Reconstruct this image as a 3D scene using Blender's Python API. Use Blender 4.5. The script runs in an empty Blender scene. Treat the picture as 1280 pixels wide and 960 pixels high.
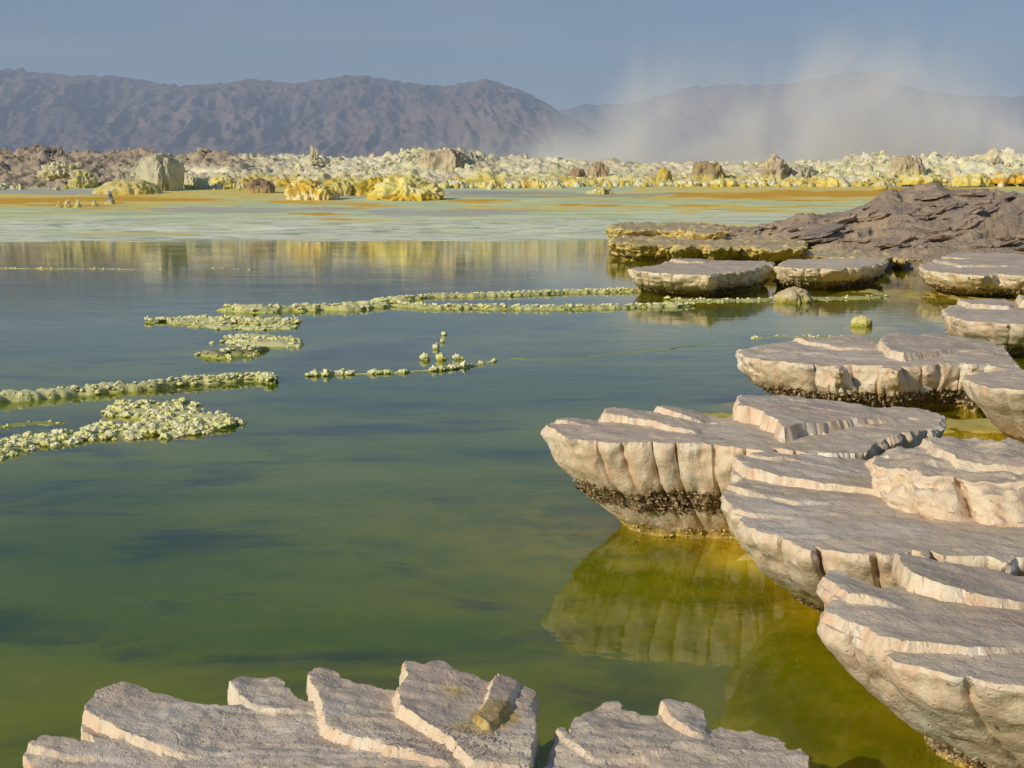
import bpy, math, random, time
import numpy as np
from mathutils import Vector, geometry
T0 = time.time()
random.seed(7)
RNG = np.random.default_rng(7)
sc = bpy.context.scene
COL = sc.collection

# ------------------------------------------------------------------ camera, sky, sun
CAM_Z = 1.6
F = 1545.0                       # focal length in pixels of a 1280 px wide frame
PITCH = math.atan(240.0 / F)     # horizon a quarter down the frame
cam = bpy.data.objects.new('camera', bpy.data.cameras.new('camera'))
COL.objects.link(cam)
cam.location = (0, 0, CAM_Z)
cam.rotation_euler = (math.pi / 2 - PITCH, 0, 0)
cam.data.sensor_width = 36
cam.data.lens = F / 1280 * 36
cam.data.clip_start = 0.05
cam.data.clip_end = 60000
sc.camera = cam

SUN_EL, SUN_AZ = math.radians(26), math.radians(229)   # azimuth clockwise from +Y
sd = Vector((math.sin(SUN_AZ) * math.cos(SUN_EL), math.cos(SUN_AZ) * math.cos(SUN_EL), math.sin(SUN_EL)))
sun = bpy.data.objects.new('sun', bpy.data.lights.new('sun', 'SUN'))
COL.objects.link(sun)
sun.data.energy = 4.1
sun.data.color = (1.0, 0.89, 0.72)
sun.data.angle = math.radians(0.5)
sun.rotation_euler = sd.to_track_quat('Z', 'Y').to_euler()

world = bpy.data.worlds.new('World')
sc.world = world
world.use_nodes = True
wn, wl = world.node_tree.nodes, world.node_tree.links
wn.clear()
w_out = wn.new('ShaderNodeOutputWorld')
w_bg = wn.new('ShaderNodeBackground')
w_bg.inputs['Strength'].default_value = 0.062
w_sky = wn.new('ShaderNodeTexSky')
w_sky.sky_type = 'NISHITA'
w_sky.sun_disc = False
w_sky.sun_elevation = SUN_EL
w_sky.sun_rotation = SUN_AZ
w_sky.altitude = 0
w_sky.air_density = 1.3
w_sky.dust_density = 0.6
w_sky.ozone_density = 3.0
w_tint = wn.new('ShaderNodeMix'); w_tint.data_type = 'RGBA'; w_tint.blend_type = 'MULTIPLY'
w_tint.inputs[0].default_value = 1.0
w_tint.inputs[7].default_value = (0.54, 0.735, 0.98, 1)
# thin high cloud streaks
w_tc = wn.new('ShaderNodeTexCoord')
w_map = wn.new('ShaderNodeMapping'); w_map.inputs['Scale'].default_value = (2.2, 2.2, 30)
w_map.inputs['Rotation'].default_value = (0, math.radians(2), 0)
w_noise = wn.new('ShaderNodeTexNoise'); w_noise.inputs['Scale'].default_value = 1.6
w_noise.inputs['Detail'].default_value = 6; w_noise.inputs['Roughness'].default_value = 0.6
w_ramp = wn.new('ShaderNodeMapRange'); w_ramp.inputs[1].default_value = 0.46; w_ramp.inputs[2].default_value = 0.78
w_ramp.inputs[3].default_value = 0.0; w_ramp.inputs[4].default_value = 0.42
w_mix = wn.new('ShaderNodeMix'); w_mix.data_type = 'RGBA'
w_mix.inputs[7].default_value = (5.5, 5.9, 6.6, 1)
wl.new(w_tc.outputs['Generated'], w_map.inputs['Vector'])
wl.new(w_map.outputs[0], w_noise.inputs['Vector'])
wl.new(w_noise.outputs['Fac'], w_ramp.inputs[0])
wl.new(w_ramp.outputs[0], w_mix.inputs[0])
wl.new(w_sky.outputs[0], w_tint.inputs[6])
wl.new(w_tint.outputs[2], w_mix.inputs[6])
wl.new(w_mix.outputs[2], w_bg.inputs['Color'])
wl.new(w_bg.outputs[0], w_out.inputs['Surface'])

sc.view_settings.view_transform = 'Standard'
sc.view_settings.look = 'None'
sc.view_settings.exposure = 0.06
sc.view_settings.gamma = 1.0
cy = sc.cycles
cy.use_denoising = True
cy.max_bounces = 6
cy.diffuse_bounces = 2
cy.glossy_bounces = 3
cy.transparent_max_bounces = 12
cy.volume_bounces = 2
cy.volume_max_steps = 256
cy.caustics_reflective = False
cy.caustics_refractive = False
cy.sample_clamp_indirect = 6

# ------------------------------------------------------------------ photo measurement -> world
cp, sp = math.cos(PITCH), math.sin(PITCH)
def ray(px, py):
    a, b = (px - 640) / F, (480 - py) / F
    return np.array([a, cp + b * sp, -sp + b * cp])
def P(px, py, z=0.0):
    d = ray(px, py)
    t = (z - CAM_Z) / d[2]
    return d[0] * t, d[1] * t
def PD(px, py, D):
    d = ray(px, py)
    t = D / d[1]
    return d[0] * t, D, CAM_Z + d[2] * t
def proj(x, y, z):                      # world -> photo pixels (arrays)
    zz = z - CAM_Z
    dep = y * cp - zz * sp
    up = y * sp + zz * cp
    return 640 + F * x / dep, 480 - F * up / dep

# ------------------------------------------------------------------ noise
_perm = RNG.permutation(256).astype(np.int64)
_perm = np.concatenate([_perm, _perm, _perm])
_grad = RNG.normal(size=(256, 3)); _grad /= np.linalg.norm(_grad, axis=1)[:, None]
def noise(x, y, z=0.0):
    x, y, z = np.broadcast_arrays(np.asarray(x, float), np.asarray(y, float), np.asarray(z, float))
    xi, yi, zi = np.floor(x).astype(np.int64), np.floor(y).astype(np.int64), np.floor(z).astype(np.int64)
    xf, yf, zf = x - xi, y - yi, z - zi
    u, v, w = (t * t * t * (t * (t * 6 - 15) + 10) for t in (xf, yf, zf))
    res = 0
    for dx in (0, 1):
        for dy in (0, 1):
            for dz in (0, 1):
                h = _perm[_perm[_perm[(xi + dx) & 255] + ((yi + dy) & 255)] + ((zi + dz) & 255)]
                g = _grad[h]
                dot = g[..., 0] * (xf - dx) + g[..., 1] * (yf - dy) + g[..., 2] * (zf - dz)
                res = res + dot * (u if dx else 1 - u) * (v if dy else 1 - v) * (w if dz else 1 - w)
    return res * 1.6
def fbm(x, y, z=0.0, o=4, g=0.5):
    r, a, f = 0, 1, 1
    for _ in range(o):
        r = r + a * noise(x * f + 11.3 * f, y * f - 5.1 * f, z * f + 2.7 * f); a *= g; f *= 2.03
    return r
def ridged(x, y, z=0.0, o=4):
    r, a, f = 0, 1, 1
    for _ in range(o):
        r = r + a * (1 - 2 * np.abs(noise(x * f + 3.3 * f, y * f + 7.1 * f, z * f))); a *= 0.5; f *= 2.1
    return r
def sstep(a, b, x):
    t = np.clip((x - a) / (b - a), 0, 1)
    return t * t * (3 - 2 * t)
def seg_dist(qx, qy, poly, closed=True):
    n = len(poly); best = np.full(qx.shape, 1e9)
    for i in range(n if closed else n - 1):
        ax, ay = poly[i]; bx, by = poly[(i + 1) % n]
        ex, ey = bx - ax, by - ay
        t = np.clip(((qx - ax) * ex + (qy - ay) * ey) / (ex * ex + ey * ey + 1e-12), 0, 1)
        best = np.minimum(best, (qx - ax - t * ex) ** 2 + (qy - ay - t * ey) ** 2)
    return np.sqrt(best)
def inside(qx, qy, poly):
    r = np.zeros(qx.shape, bool); n = len(poly)
    for i in range(n):
        ax, ay = poly[i]; bx, by = poly[(i + 1) % n]
        if ay == by: continue
        c = ((ay > qy) != (by > qy)) & (qx < (bx - ax) * (qy - ay) / (by - ay) + ax)
        r ^= c
    return r
def sdist(qx, qy, poly):
    d = seg_dist(qx, qy, poly)
    return np.where(inside(qx, qy, poly), d, -d)
def densify(pts, ds, jag=0.0, jf=20.0, seed=0.0, closed=True):
    pts = np.asarray(pts, float); out = []
    n = len(pts)
    for i in range(n if closed else n - 1):
        a, b = pts[i], pts[(i + 1) % n]
        k = max(1, int(np.linalg.norm(b - a) / ds))
        for j in range(k): out.append(a + (b - a) * j / k)
    if not closed: out.append(pts[-1])
    o = np.array(out)
    if jag:
        t = np.roll(o, -1, 0) - np.roll(o, 1, 0)
        t /= np.linalg.norm(t, axis=1)[:, None] + 1e-9
        nrm = np.stack([t[:, 1], -t[:, 0]], 1)
        # slow bends + small sharp teeth
        v = 1.3 * noise(o[:, 0] * jf * .35, o[:, 1] * jf * .35, seed) + ridged(o[:, 0] * jf, o[:, 1] * jf, seed, 2) * 0.45 + 0.55 * noise(o[:, 0] * jf * 3, o[:, 1] * jf * 3, seed) + .35 * noise(o[:, 0] * jf * 6, o[:, 1] * jf * 6, seed)
        o = o + nrm * (v * jag)[:, None]
    return o

# ------------------------------------------------------------------ mesh + object helpers
def mesh_from(name, v, faces, smooth=True, cols=None):
    """v (n,3); faces: (m,k) array or list of arrays; cols dict name->(n,4)"""
    me = bpy.data.meshes.new(name)
    v = np.asarray(v, np.float32)
    if isinstance(faces, np.ndarray): faces = [faces]
    idx = np.concatenate([f.reshape(-1) for f in faces]).astype(np.int32)
    tot = np.concatenate([np.full(len(f), f.shape[1]) for f in faces]).astype(np.int32)
    st = np.concatenate([[0], np.cumsum(tot)[:-1]]).astype(np.int32)
    me.vertices.add(len(v)); me.vertices.foreach_set('co', v.reshape(-1))
    me.loops.add(len(idx)); me.loops.foreach_set('vertex_index', idx)
    me.polygons.add(len(tot)); me.polygons.foreach_set('loop_start', st); me.polygons.foreach_set('loop_total', tot)
    me.polygons.foreach_set('use_smooth', np.full(len(tot), smooth))
    me.update(calc_edges=True); me.validate()
    for k, c in (cols or {}).items():
        at = me.color_attributes.new(k, 'FLOAT_COLOR', 'POINT')
        at.data.foreach_set('color', np.asarray(c, np.float32).reshape(-1))
    return me
def grid_faces(nu, nv, wrap=False, off=0):
    """rows nv of nu points"""
    i = np.arange(nu if wrap else nu - 1); j = np.arange(nv - 1)
    I, J = np.meshgrid(i, j)
    a = J * nu + I; b = J * nu + (I + 1) % nu
    return (np.stack([a, b, b + nu, a + nu], -1).reshape(-1, 4) + off).astype(np.int64)
def link(name, me, mat=None, parent=None, **props):
    o = bpy.data.objects.new(name, me); COL.objects.link(o)
    if mat is not None and me is not None and not me.materials: me.materials.append(mat)
    if parent: o.parent = parent
    for k, p in props.items(): o[k] = p
    return o
def empty(name, loc, label, cat, group=None):
    o = bpy.data.objects.new(name, None); COL.objects.link(o); o.location = loc
    o.empty_display_size = 0.1
    o['label'] = label; o['category'] = cat
    if group: o['group'] = group
    return o

# ------------------------------------------------------------------ materials
class NT:
    def __init__(s, name):
        s.m = bpy.data.materials.new(name); s.m.use_nodes = True
        s.n, s.l = s.m.node_tree.nodes, s.m.node_tree.links
        s.n.clear(); s.out = s.n.new('ShaderNodeOutputMaterial')
    def put(s, sock, v):
        if isinstance(v, bpy.types.NodeSocket): s.l.new(v, sock)
        elif v is not None: sock.default_value = v
    def coord(s, scale=(1, 1, 1), kind='pos', rot=0.0):
        if kind == 'pos': c = s.n.new('ShaderNodeNewGeometry').outputs['Position']
        else: c = s.n.new('ShaderNodeTexCoord').outputs['Object']
        m = s.n.new('ShaderNodeMapping'); m.inputs['Scale'].default_value = scale; m.inputs['Rotation'].default_value = (0, 0, rot)
        s.l.new(c, m.inputs['Vector']); return m.outputs[0]
    def noise(s, vec, scale, detail=4, rough=0.55, dist=0.0):
        t = s.n.new('ShaderNodeTexNoise'); s.l.new(vec, t.inputs['Vector'])
        t.inputs['Scale'].default_value = scale; t.inputs['Detail'].default_value = detail
        t.inputs['Roughness'].default_value = rough; t.inputs['Distortion'].default_value = dist
        return t.outputs['Fac']
    def voro(s, vec, scale, feature='F1', rnd=1.0):
        t = s.n.new('ShaderNodeTexVoronoi'); t.feature = feature; s.l.new(vec, t.inputs['Vector'])
        t.inputs['Scale'].default_value = scale; t.inputs['Randomness'].default_value = rnd
        return t.outputs['Distance']
    def rng(s, v, a, b, c=0.0, d=1.0, smooth=True):
        t = s.n.new('ShaderNodeMapRange')
        if smooth: t.interpolation_type = 'SMOOTHSTEP'
        s.put(t.inputs[0], v)
        for i, q in enumerate((a, b, c, d)): t.inputs[i + 1].default_value = q
        return t.outputs[0]
    def mth(s, op, a, b=None):
        t = s.n.new('ShaderNodeMath'); t.operation = op; s.put(t.inputs[0], a); s.put(t.inputs[1], b); return t.outputs[0]
    def mix(s, f, a, b, mode='MIX'):
        t = s.n.new('ShaderNodeMix'); t.data_type = 'RGBA'; t.blend_type = mode
        s.put(t.inputs[0], f)
        for k, q in ((6, a), (7, b)):
            if isinstance(q, tuple): q = (*q, 1) if len(q) == 3 else q
            s.put(t.inputs[k], q)
        return t.outputs[2]
    def attr(s, name):
        t = s.n.new('ShaderNodeAttribute'); t.attribute_name = name; return t.outputs['Color']
    def sep(s, c):
        t = s.n.new('ShaderNodeSeparateColor'); s.l.new(c, t.inputs[0]); return t.outputs[0], t.outputs[1], t.outputs[2]
    def nz(s):
        g = s.n.new('ShaderNodeNewGeometry'); t = s.n.new('ShaderNodeSeparateXYZ'); s.l.new(g.outputs['Normal'], t.inputs[0]); return t.outputs[2]
    def bump(s, h, strength, dist, prev=None):
        t = s.n.new('ShaderNodeBump'); t.inputs['Strength'].default_value = strength; t.inputs['Distance'].default_value = dist
        s.l.new(h, t.inputs['Height'])
        if prev is not None: s.l.new(prev, t.inputs['Normal'])
        return t.outputs[0]
    def principled(s, col, rough=0.8, normal=None, spec=0.3, **kw):
        b = s.n.new('ShaderNodeBsdfPrincipled')
        s.put(b.inputs['Base Color'], (*col, 1) if isinstance(col, tuple) else col)
        s.put(b.inputs['Roughness'], rough); b.inputs['Specular IOR Level'].default_value = spec
        if normal is not None: s.l.new(normal, b.inputs['Normal'])
        s.l.new(b.outputs[0], s.out.inputs['Surface']); return b

def salt_material(name, cream=(.82, .68, .47), pink=(.78, .55, .36), white=(.86, .79, .64), dust=(.63, .51, .375),
                  dustg=(.50, .44, .29), brown=(.10, .065, .03), yellow=(.55, .40, .06), k=1.0, dust_amt=0.92):
    s = NT(name); p = s.coord()
    pv = s.coord((1, 1, 0.35))
    tr, tg, tb = s.sep(s.attr('tint'))
    n1 = s.noise(p, 5 * k, 5); n2 = s.noise(pv, 17 * k, 6, .6, .6); n3 = s.noise(p, 70 * k, 4, .7)
    c = s.mix(s.rng(n2, .42, .66), cream, pink)
    c = s.mix(s.rng(n1, .52, .70), c, white)
    c = s.mix(s.rng(n3, .56, .70, 0, .30), c, (.40, .27, .15))
    # veins and hairline cracks
    wv = s.n.new('ShaderNodeVectorMath'); wv.operation = 'ADD'
    nn = s.n.new('ShaderNodeTexNoise'); nn.inputs['Scale'].default_value = 9 * k; s.l.new(p, nn.inputs['Vector'])
    sc_ = s.n.new('ShaderNodeVectorMath'); sc_.operation = 'SCALE'; sc_.inputs['Scale'].default_value = .16 / k
    s.l.new(nn.outputs['Color'], sc_.inputs[0]); s.l.new(pv, wv.inputs[0]); s.l.new(sc_.outputs[0], wv.inputs[1])
    vd = s.voro(wv.outputs[0], 7 * k, 'DISTANCE_TO_EDGE')
    crack = s.mth('MULTIPLY', s.rng(vd, 0, .035, 1, 0), s.rng(n1, .45, .62))
    c = s.mix(s.mth('MULTIPLY', crack, .35), c, (.30, .17, .10))
    c = s.mix(s.mth('MULTIPLY', s.rng(s.mth('ADD', tb, s.mth('MULTIPLY', s.mth('SUBTRACT', n3, .5), .8)), .35, .9), .8), c, (.26, .14, .09))
    # brown crystal band
    nb = s.noise(p, 60 * k, 3, .75)
    bandm = s.rng(s.mth('ADD', s.mth('MULTIPLY', tr, 1.25), s.mth('MULTIPLY', s.mth('SUBTRACT', nb, .5), 2.4)), .34, .72)
    bc = s.mix(s.rng(s.noise(p, 150 * k, 2), .40, .62), brown, (.36, .25, .12))
    c = s.mix(s.mth('MULTIPLY', bandm, .93), c, bc)
    # yellow and rust at the waterline
    ym = s.rng(s.mth('ADD', tg, s.mth('MULTIPLY', s.mth('SUBTRACT', n2, .5), 1.2)), .3, .75)
    yc = s.mix(s.rng(nb, .42, .62), yellow, (.42, .24, .03))
    yc = s.mix(s.rng(n2, .55, .68), yc, (.70, .62, .34))
    c = s.mix(s.mth('MULTIPLY', ym, .9), c, yc)
    # wind-blown dust settled on level surfaces
    nz = s.nz()
    dc = s.mix(s.rng(s.noise(s.coord((1, 1.6, 1)), 3.2 * k, 5, .6), .50, .68), dust, dustg)
    big = s.noise(s.coord((1, 1.5, 1)), 1.7 * k, 5, .65, .4)
    dc = s.mix(s.rng(big, .50, .66, 0, .8), dc, (.74, .66, .54))
    dc = s.mix(s.rng(big, .46, .34, 0, .6), dc, (.50, .36, .26))
    dc = s.mix(s.rng(n3, .45, .75, 0, .5), dc, (.70, .61, .50))
    dc = s.mix(s.rng(s.noise(p, 22 * k, 4, .7), .56, .72, 0, .55), dc, (.40, .30, .24))
    dc = s.mix(s.rng(s.noise(p, 190 * k, 2), .60, .72, 0, .5), dc, (.20, .16, .13))
    st_ = s.noise(s.coord((1.2, 7, 3)), 4 * k, 5, .65)
    thin = s.mth('ADD', nz, s.mth('ADD', s.mth('MULTIPLY', s.mth('SUBTRACT', n2, .5), .16), s.mth('MULTIPLY', s.mth('SUBTRACT', st_, .5), .34)))
    dc = s.mix(s.rng(st_, .60, .66, 0, .75), dc, (.66, .60, .52))
    dm = s.mth('MULTIPLY', s.rng(thin, .80, .965), dust_amt)
    dm = s.mth('MULTIPLY', dm, s.rng(tb, 0, 1, 1, .15))
    dm = s.mth('MULTIPLY', dm, s.rng(ym, 0, 1, 1, .25))
    c = s.mix(dm, c, dc)
    b1 = s.bump(n1, .5, .05 / k)
    b2 = s.bump(n2, .4, .014 / k, b1)
    b3 = s.bump(s.mth('SUBTRACT', n3, s.mth('MULTIPLY', crack, .25)), .6, .006 / k, b2)
    pit = s.rng(s.voro(p, 46 * k), .0, .26, 0, 1)
    b4 = s.bump(s.mth('MAXIMUM', pit, s.rng(n1, .40, .55, 1, 0)), .5, .006 / k, s.bump(s.noise(p, 240 * k, 2, .7), .6, .0025 / k, b3))
    s.principled(c, s.rng(n1, .3, .7, .55, .8), b4, .35)
    return s.m
M_SALT = salt_material('salt_crust_cream')
M_SALT_MID = salt_material('salt_crust_mid', k=.6)
M_SALT_FAR = salt_material('salt_crust_far', cream=(.86, .72, .47), pink=(.80, .61, .36), white=(.90, .82, .60), yellow=(.70, .53, .09), brown=(.24, .15, .05), k=.4)
M_LEDGE = salt_material('sulphur_ledge', cream=(.76, .60, .20), pink=(.64, .45, .13), white=(.80, .68, .32), dust=(.46, .36, .22),
                        dustg=(.56, .47, .13), yellow=(.70, .56, .08), brown=(.22, .15, .05), k=.3, dust_amt=.8)

def crust_vcol(name, k=1.0, rough=.85, dark=.5, bumpd=.05, spec=.2):
    """material whose pigment comes from the 'tint' attribute with grain on top"""
    s = NT(name); p = s.coord()
    n1, n2 = s.noise(p, 2.2 * k, 5, .65), s.noise(p, 9 * k, 4, .7)
    c = s.attr('tint')
    c = s.mix(s.rng(n1, .35, .65, 0, .35), c, s.mix(1.0, c, (1.25, 1.2, 1.05), 'MULTIPLY'))
    c = s.mix(s.rng(n2, .55, .75, 0, dark), c, s.mix(1.0, c, (.55, .50, .42), 'MULTIPLY'))
    b = s.bump(n2, .8, bumpd, s.bump(n1, .6, bumpd * 3))
    s.principled(c, rough, b, spec)
    return s.m
M_TINT = crust_vcol('tinted_crust', 1.0, dark=.3)
M_TINT_FINE = crust_vcol('tinted_crust_fine', 6.0, bumpd=.01)
print('materials', time.time() - T0)

# ------------------------------------------------------------------ water
def make_water(xs, ys, bedz, yel):
    s = NT('pool_water')
    gl = s.n.new('ShaderNodeBsdfGlossy'); gl.distribution = 'GGX'
    gl.inputs['Roughness'].default_value = 0.03
    gl.inputs['Color'].default_value = (1, 1, 1, 1)
    tr = s.n.new('ShaderNodeBsdfTransparent'); tr.inputs['Color'].default_value = (.86, .84, .26, 1)
    # suspended sediment: a cloudy green body, thicker where the pool is deeper
    dr = s.noise(s.coord((.85, 1.7, 1), rot=.35), 1.0, 6, .62, .5)
    dr2 = s.noise(s.coord((.20, .55, 1)), 1.0, 3, .5, .6)
    body = s.mix(s.rng(dr2, .38, .62), (.082, .155, .004), (.190, .235, .004))
    body = s.mix(s.rng(dr, .48, .68, 0, .85), body, (.012, .052, .030))
    wd = s.mth('MULTIPLY', s.sep(s.attr('depth'))[1], s.rng(s.noise(s.coord((1.6, 4, 1)), 1.0, 4, .6), .40, .60, .35, 1))
    body = s.mix(wd, body, (.022, .060, .022))
    body = s.mix(s.mth('MULTIPLY', s.sep(s.attr('depth'))[2], .9), body, s.mix(s.rng(s.noise(s.coord(), 4.0, 5, .6), .4, .62), (.22, .22, .002), (.44, .36, .004)))
    df = s.n.new('ShaderNodeBsdfDiffuse'); s.l.new(body, df.inputs['Color'])
    tb = s.n.new('ShaderNodeMixShader')
    dep = s.sep(s.attr('depth'))[0]
    s.l.new(dep, tb.inputs[0]); s.l.new(tr.outputs[0], tb.inputs[1]); s.l.new(df.outputs[0], tb.inputs[2])
    fr = s.n.new('ShaderNodeFresnel')
    s.l.new(s.rng(s.n.new('ShaderNodeNewGeometry').outputs['Backfacing'], 0, 1, 1.33, 1 / 1.33, False), fr.inputs['IOR'])
    mx = s.n.new('ShaderNodeMixShader')
    n1 = s.noise(s.coord((.8, 2.2, 1)), 1.6, 3, .5)
    n2 = s.noise(s.coord((1, 1.6, 1)), 9, 2, .5)
    calm = s.rng(s.noise(s.coord((.25, .6, 1)), 1, 3), .42, .62, .15, 1)
    b = s.bump(n1, .05, .05)
    b = s.bump(s.mth('MULTIPLY', n2, calm), .10, .012, b)
    for q in (gl, fr): s.l.new(b, q.inputs['Normal'])
    s.l.new(fr.outputs[0], mx.inputs[0]); s.l.new(tb.outputs[0], mx.inputs[1]); s.l.new(gl.outputs[0], mx.inputs[2])
    s.l.new(mx.outputs[0], s.out.inputs['Surface'])
    X, Y = np.meshgrid(xs, ys)
    v = np.stack([X, Y, 0 * X], -1).reshape(-1, 3)
    d = 1 - np.exp(-np.clip(-bedz, 0, 2) * 3.3)
    c = np.ones(X.shape + (4,)); c[..., :3] = d[..., None]
    c[..., 2] = yel
    wx_, wy_ = P(450, 445, 0)
    c[..., 1] = sstep(1.2, .6, np.sqrt(((X - wx_ - .35 * (Y - wy_)) / .55) ** 2 + ((Y - wy_) / 1.1) ** 2) + .3 * noise(X * 2, Y * 1.5, 4))
    link('pool_water', mesh_from('pool_water', v, grid_faces(len(xs), len(ys)), True, {'depth': c.reshape(-1, 4)}), s.m, kind='structure')

def ico(sub):
    t = (1 + 5 ** .5) / 2
    v = np.array([(-1, t, 0), (1, t, 0), (-1, -t, 0), (1, -t, 0), (0, -1, t), (0, 1, t), (0, -1, -t), (0, 1, -t), (t, 0, -1), (t, 0, 1), (-t, 0, -1), (-t, 0, 1)], float)
    v /= np.linalg.norm(v, axis=1)[:, None]
    f = np.array([(0, 11, 5), (0, 5, 1), (0, 1, 7), (0, 7, 10), (0, 10, 11), (1, 5, 9), (5, 11, 4), (11, 10, 2), (10, 7, 6), (7, 1, 8), (3, 9, 4), (3, 4, 2), (3, 2, 6), (3, 6, 8), (3, 8, 9), (4, 9, 5), (2, 4, 11), (6, 2, 10), (8, 6, 7), (9, 8, 1)])
    for _ in range(sub):
        e = np.sort(np.concatenate([f[:, [0, 1]], f[:, [1, 2]], f[:, [2, 0]]]), 1)
        u, inv = np.unique(e, axis=0, return_inverse=True); inv = inv.reshape(-1)
        mid = v[u].mean(1); mid /= np.linalg.norm(mid, axis=1)[:, None]
        m = len(f); a, b, c = inv[:m] + len(v), inv[m:2 * m] + len(v), inv[2 * m:] + len(v)
        f = np.concatenate([np.stack([f[:, 0], a, c], 1), np.stack([f[:, 1], b, a], 1), np.stack([f[:, 2], c, b], 1), np.stack([a, b, c], 1)])
        v = np.concatenate([v, mid])
    return v, f
ICO = {k: ico(k) for k in (0, 1, 2, 3, 4, 5)}

BOWL = [(1.0, 0.0), (.96, .0), (.84, .02), (.66, .07), (.50, .16), (.36, .32), (.22, .54), (.10, .80), (.03, .96), (-.02, .98), (-.3, .85), (-1.2, .75)]
# ------------------------------------------------------------------ mushroom rocks
BASES = []          # base outlines for the shoals of the pool bed
PROF = [(1.0, 0.0), (.97, -.006), (.86, .04), (.68, .14), (.52, .30), (.40, .46), (.28, .62), (.16, .78), (.05, .95), (-.02, .98), (-.3, .78), (-1.2, .70)]
def rock(name, label, cat, pix, z, plates=(), base=(.62, .62, 0, .12), ds=.012, g=.02, jag=.008, jf=14.0, mat=None,
         prof=PROF, flute=.018, ff=11.0, rows=56, tilt=(0, 0), shingle=.010, sfreq=9.0, group=None, seed=None,
         band=(.40, .10), yel=.14, depth=.55, zbase=0.0, film=0.0, lump=.006, scal=.014, stains=(), grit=(), single=False, wet=True):
    seed = seed if seed is not None else (sum(map(ord, label)) % 97) * 1.37
    poly = np.array([P(a, b, z) for a, b in pix])
    area = .5 * np.sum(poly[:, 0] * np.roll(poly[:, 1], -1) - poly[:, 1] * np.roll(poly[:, 0], -1))
    if area < 0: poly = poly[::-1]
    out = densify(poly, ds, jag, jf, seed)
    n = len(out)
    cx, cyy = out.mean(0)
    al = np.concatenate([[0], np.cumsum(np.linalg.norm(np.diff(out, axis=0), axis=1))]); LL = al[-1] + ds
    NC = max(6, int(round(LL * ff * .62)))
    ux = al / LL * NC + 1.1 * noise(out[:, 0] * 1.6, out[:, 1] * 1.6, seed + 60) + .35 * noise(out[:, 0] * 5, out[:, 1] * 5, seed + 61)
    def cells(u):
        k_ = np.floor(u); e = np.abs(2 * (u - k_) - 1)
        hh_ = np.modf(np.abs(np.sin(np.mod(k_, NC) * 12.9898 + seed) * 43758.5453))[0]
        return e, hh_
    e_, hs_ = cells(ux)
    tg_ = np.roll(out, -3, 0) - np.roll(out, 3, 0); tg_ /= np.linalg.norm(tg_, axis=1)[:, None] + 1e-9
    out = out + np.stack([tg_[:, 1], -tg_[:, 0]], 1) * (scal * ((1 - e_ ** 2.5) * .8 * (.5 + hs_) - 1.1 * sstep(.86, 1, e_) * (hs_ > .35) - .3))[:, None]
    # plates: (pixels of the raised layer, thickness, left px, right px) wedge out to the right
    pl = []
    for pp, dh, xl, xr in plates:
        w = np.array([P(a, b, z) for a, b in pp])
        a2 = .5 * np.sum(w[:, 0] * np.roll(w[:, 1], -1) - w[:, 1] * np.roll(w[:, 0], -1))
        if a2 < 0: w = w[::-1]
        ymid = np.mean([b for a, b in pp])
        wl_, wr_ = P(xl, ymid, z)[0], P(xr, ymid, z)[0]
        pl.append((densify(w, ds * 1.5, jag * .9, jf * 1.2, seed + 5), dh, wl_, wr_))
    sw = max(.006, g * .45)
    def height(x, y):
        h = z + (x - cx) * tilt[0] + (y - cyy) * tilt[1]
        h = h + lump * fbm(x * 5, y * 5, seed, 4) * 1.6 + lump * .45 * fbm(x * 22, y * 30, seed, 3)
        for w, dh, a, b in pl:
            f = np.clip((b - x) / (b - a + 1e-9), 0, 1) ** .8
            f = np.where(x < a, 1, f)
            h = h + dh * f * sstep(-sw, sw, sdist(x, y, w))
        if shingle:
            u = (y + .12 * x) * sfreq + 1.3 * noise(x * 1.2, y * 3, seed + 9) + .35 * noise(x * 6, y * 9, seed)
            fr = u - np.floor(u)
            saw = (1 - fr) * sstep(0, .10, fr)
            msk = sstep(-.05, .35, noise(x * 1.7 + 3, y * 5, seed + 20 + np.floor(u) * .37))
            h = h + shingle * saw * msk
        return h
    # interior points
    mn, mxx = out.min(0), out.max(0)
    gx = np.arange(mn[0], mxx[0], g); gy = np.arange(mn[1], mxx[1], g * 1.1)
    X, Y = np.meshgrid(gx, gy); X = (X + (np.arange(len(gy)) % 2)[:, None] * g * .5).ravel(); Y = Y.ravel()
    X = X + RNG.uniform(-.22, .22, X.shape) * g; Y = Y + RNG.uniform(-.22, .22, Y.shape) * g
    k = inside(X, Y, out); X, Y = X[k], Y[k]
    k = seg_dist(X, Y, out) > g * .5; X, Y = X[k], Y[k]
    pts = [np.stack([X, Y], 1)]
    for w, dh, a, b in pl:                      # crisp scarps
        t = np.roll(w, -1, 0) - w; t /= np.linalg.norm(t, axis=1)[:, None] + 1e-9
        nr = np.stack([t[:, 1], -t[:, 0]], 1)
        for o_ in (-1.05, 1.05):
            q = w + nr * sw * o_
            kk = inside(q[:, 0], q[:, 1], out)
            q = q[kk]
            if len(q):
                q = q[seg_dist(q[:, 0], q[:, 1], out) > g * .4]
                pts.append(q)
    inner = np.concatenate(pts)
    allp = [Vector((float(a), float(b))) for a, b in np.concatenate([out, inner])]
    vo, eo, fo, ov, oe, of = geometry.delaunay_2d_cdt(allp, [], [list(range(n))], 1, 1e-6)
    V2 = np.array([(q.x, q.y) for q in vo])
    tris = np.array([f for f in fo if len(f) == 3], np.int64)
    # recover ring order
    ring = np.full(n, -1)
    for i, src in enumerate(ov):
        for s_ in src:
            if s_ < n: ring[s_] = i
    good = ring >= 0
    out = out[good]; ux = ux[good]; ring = ring[good]; n = len(ring)
    Zt = height(V2[:, 0], V2[:, 1])
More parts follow.
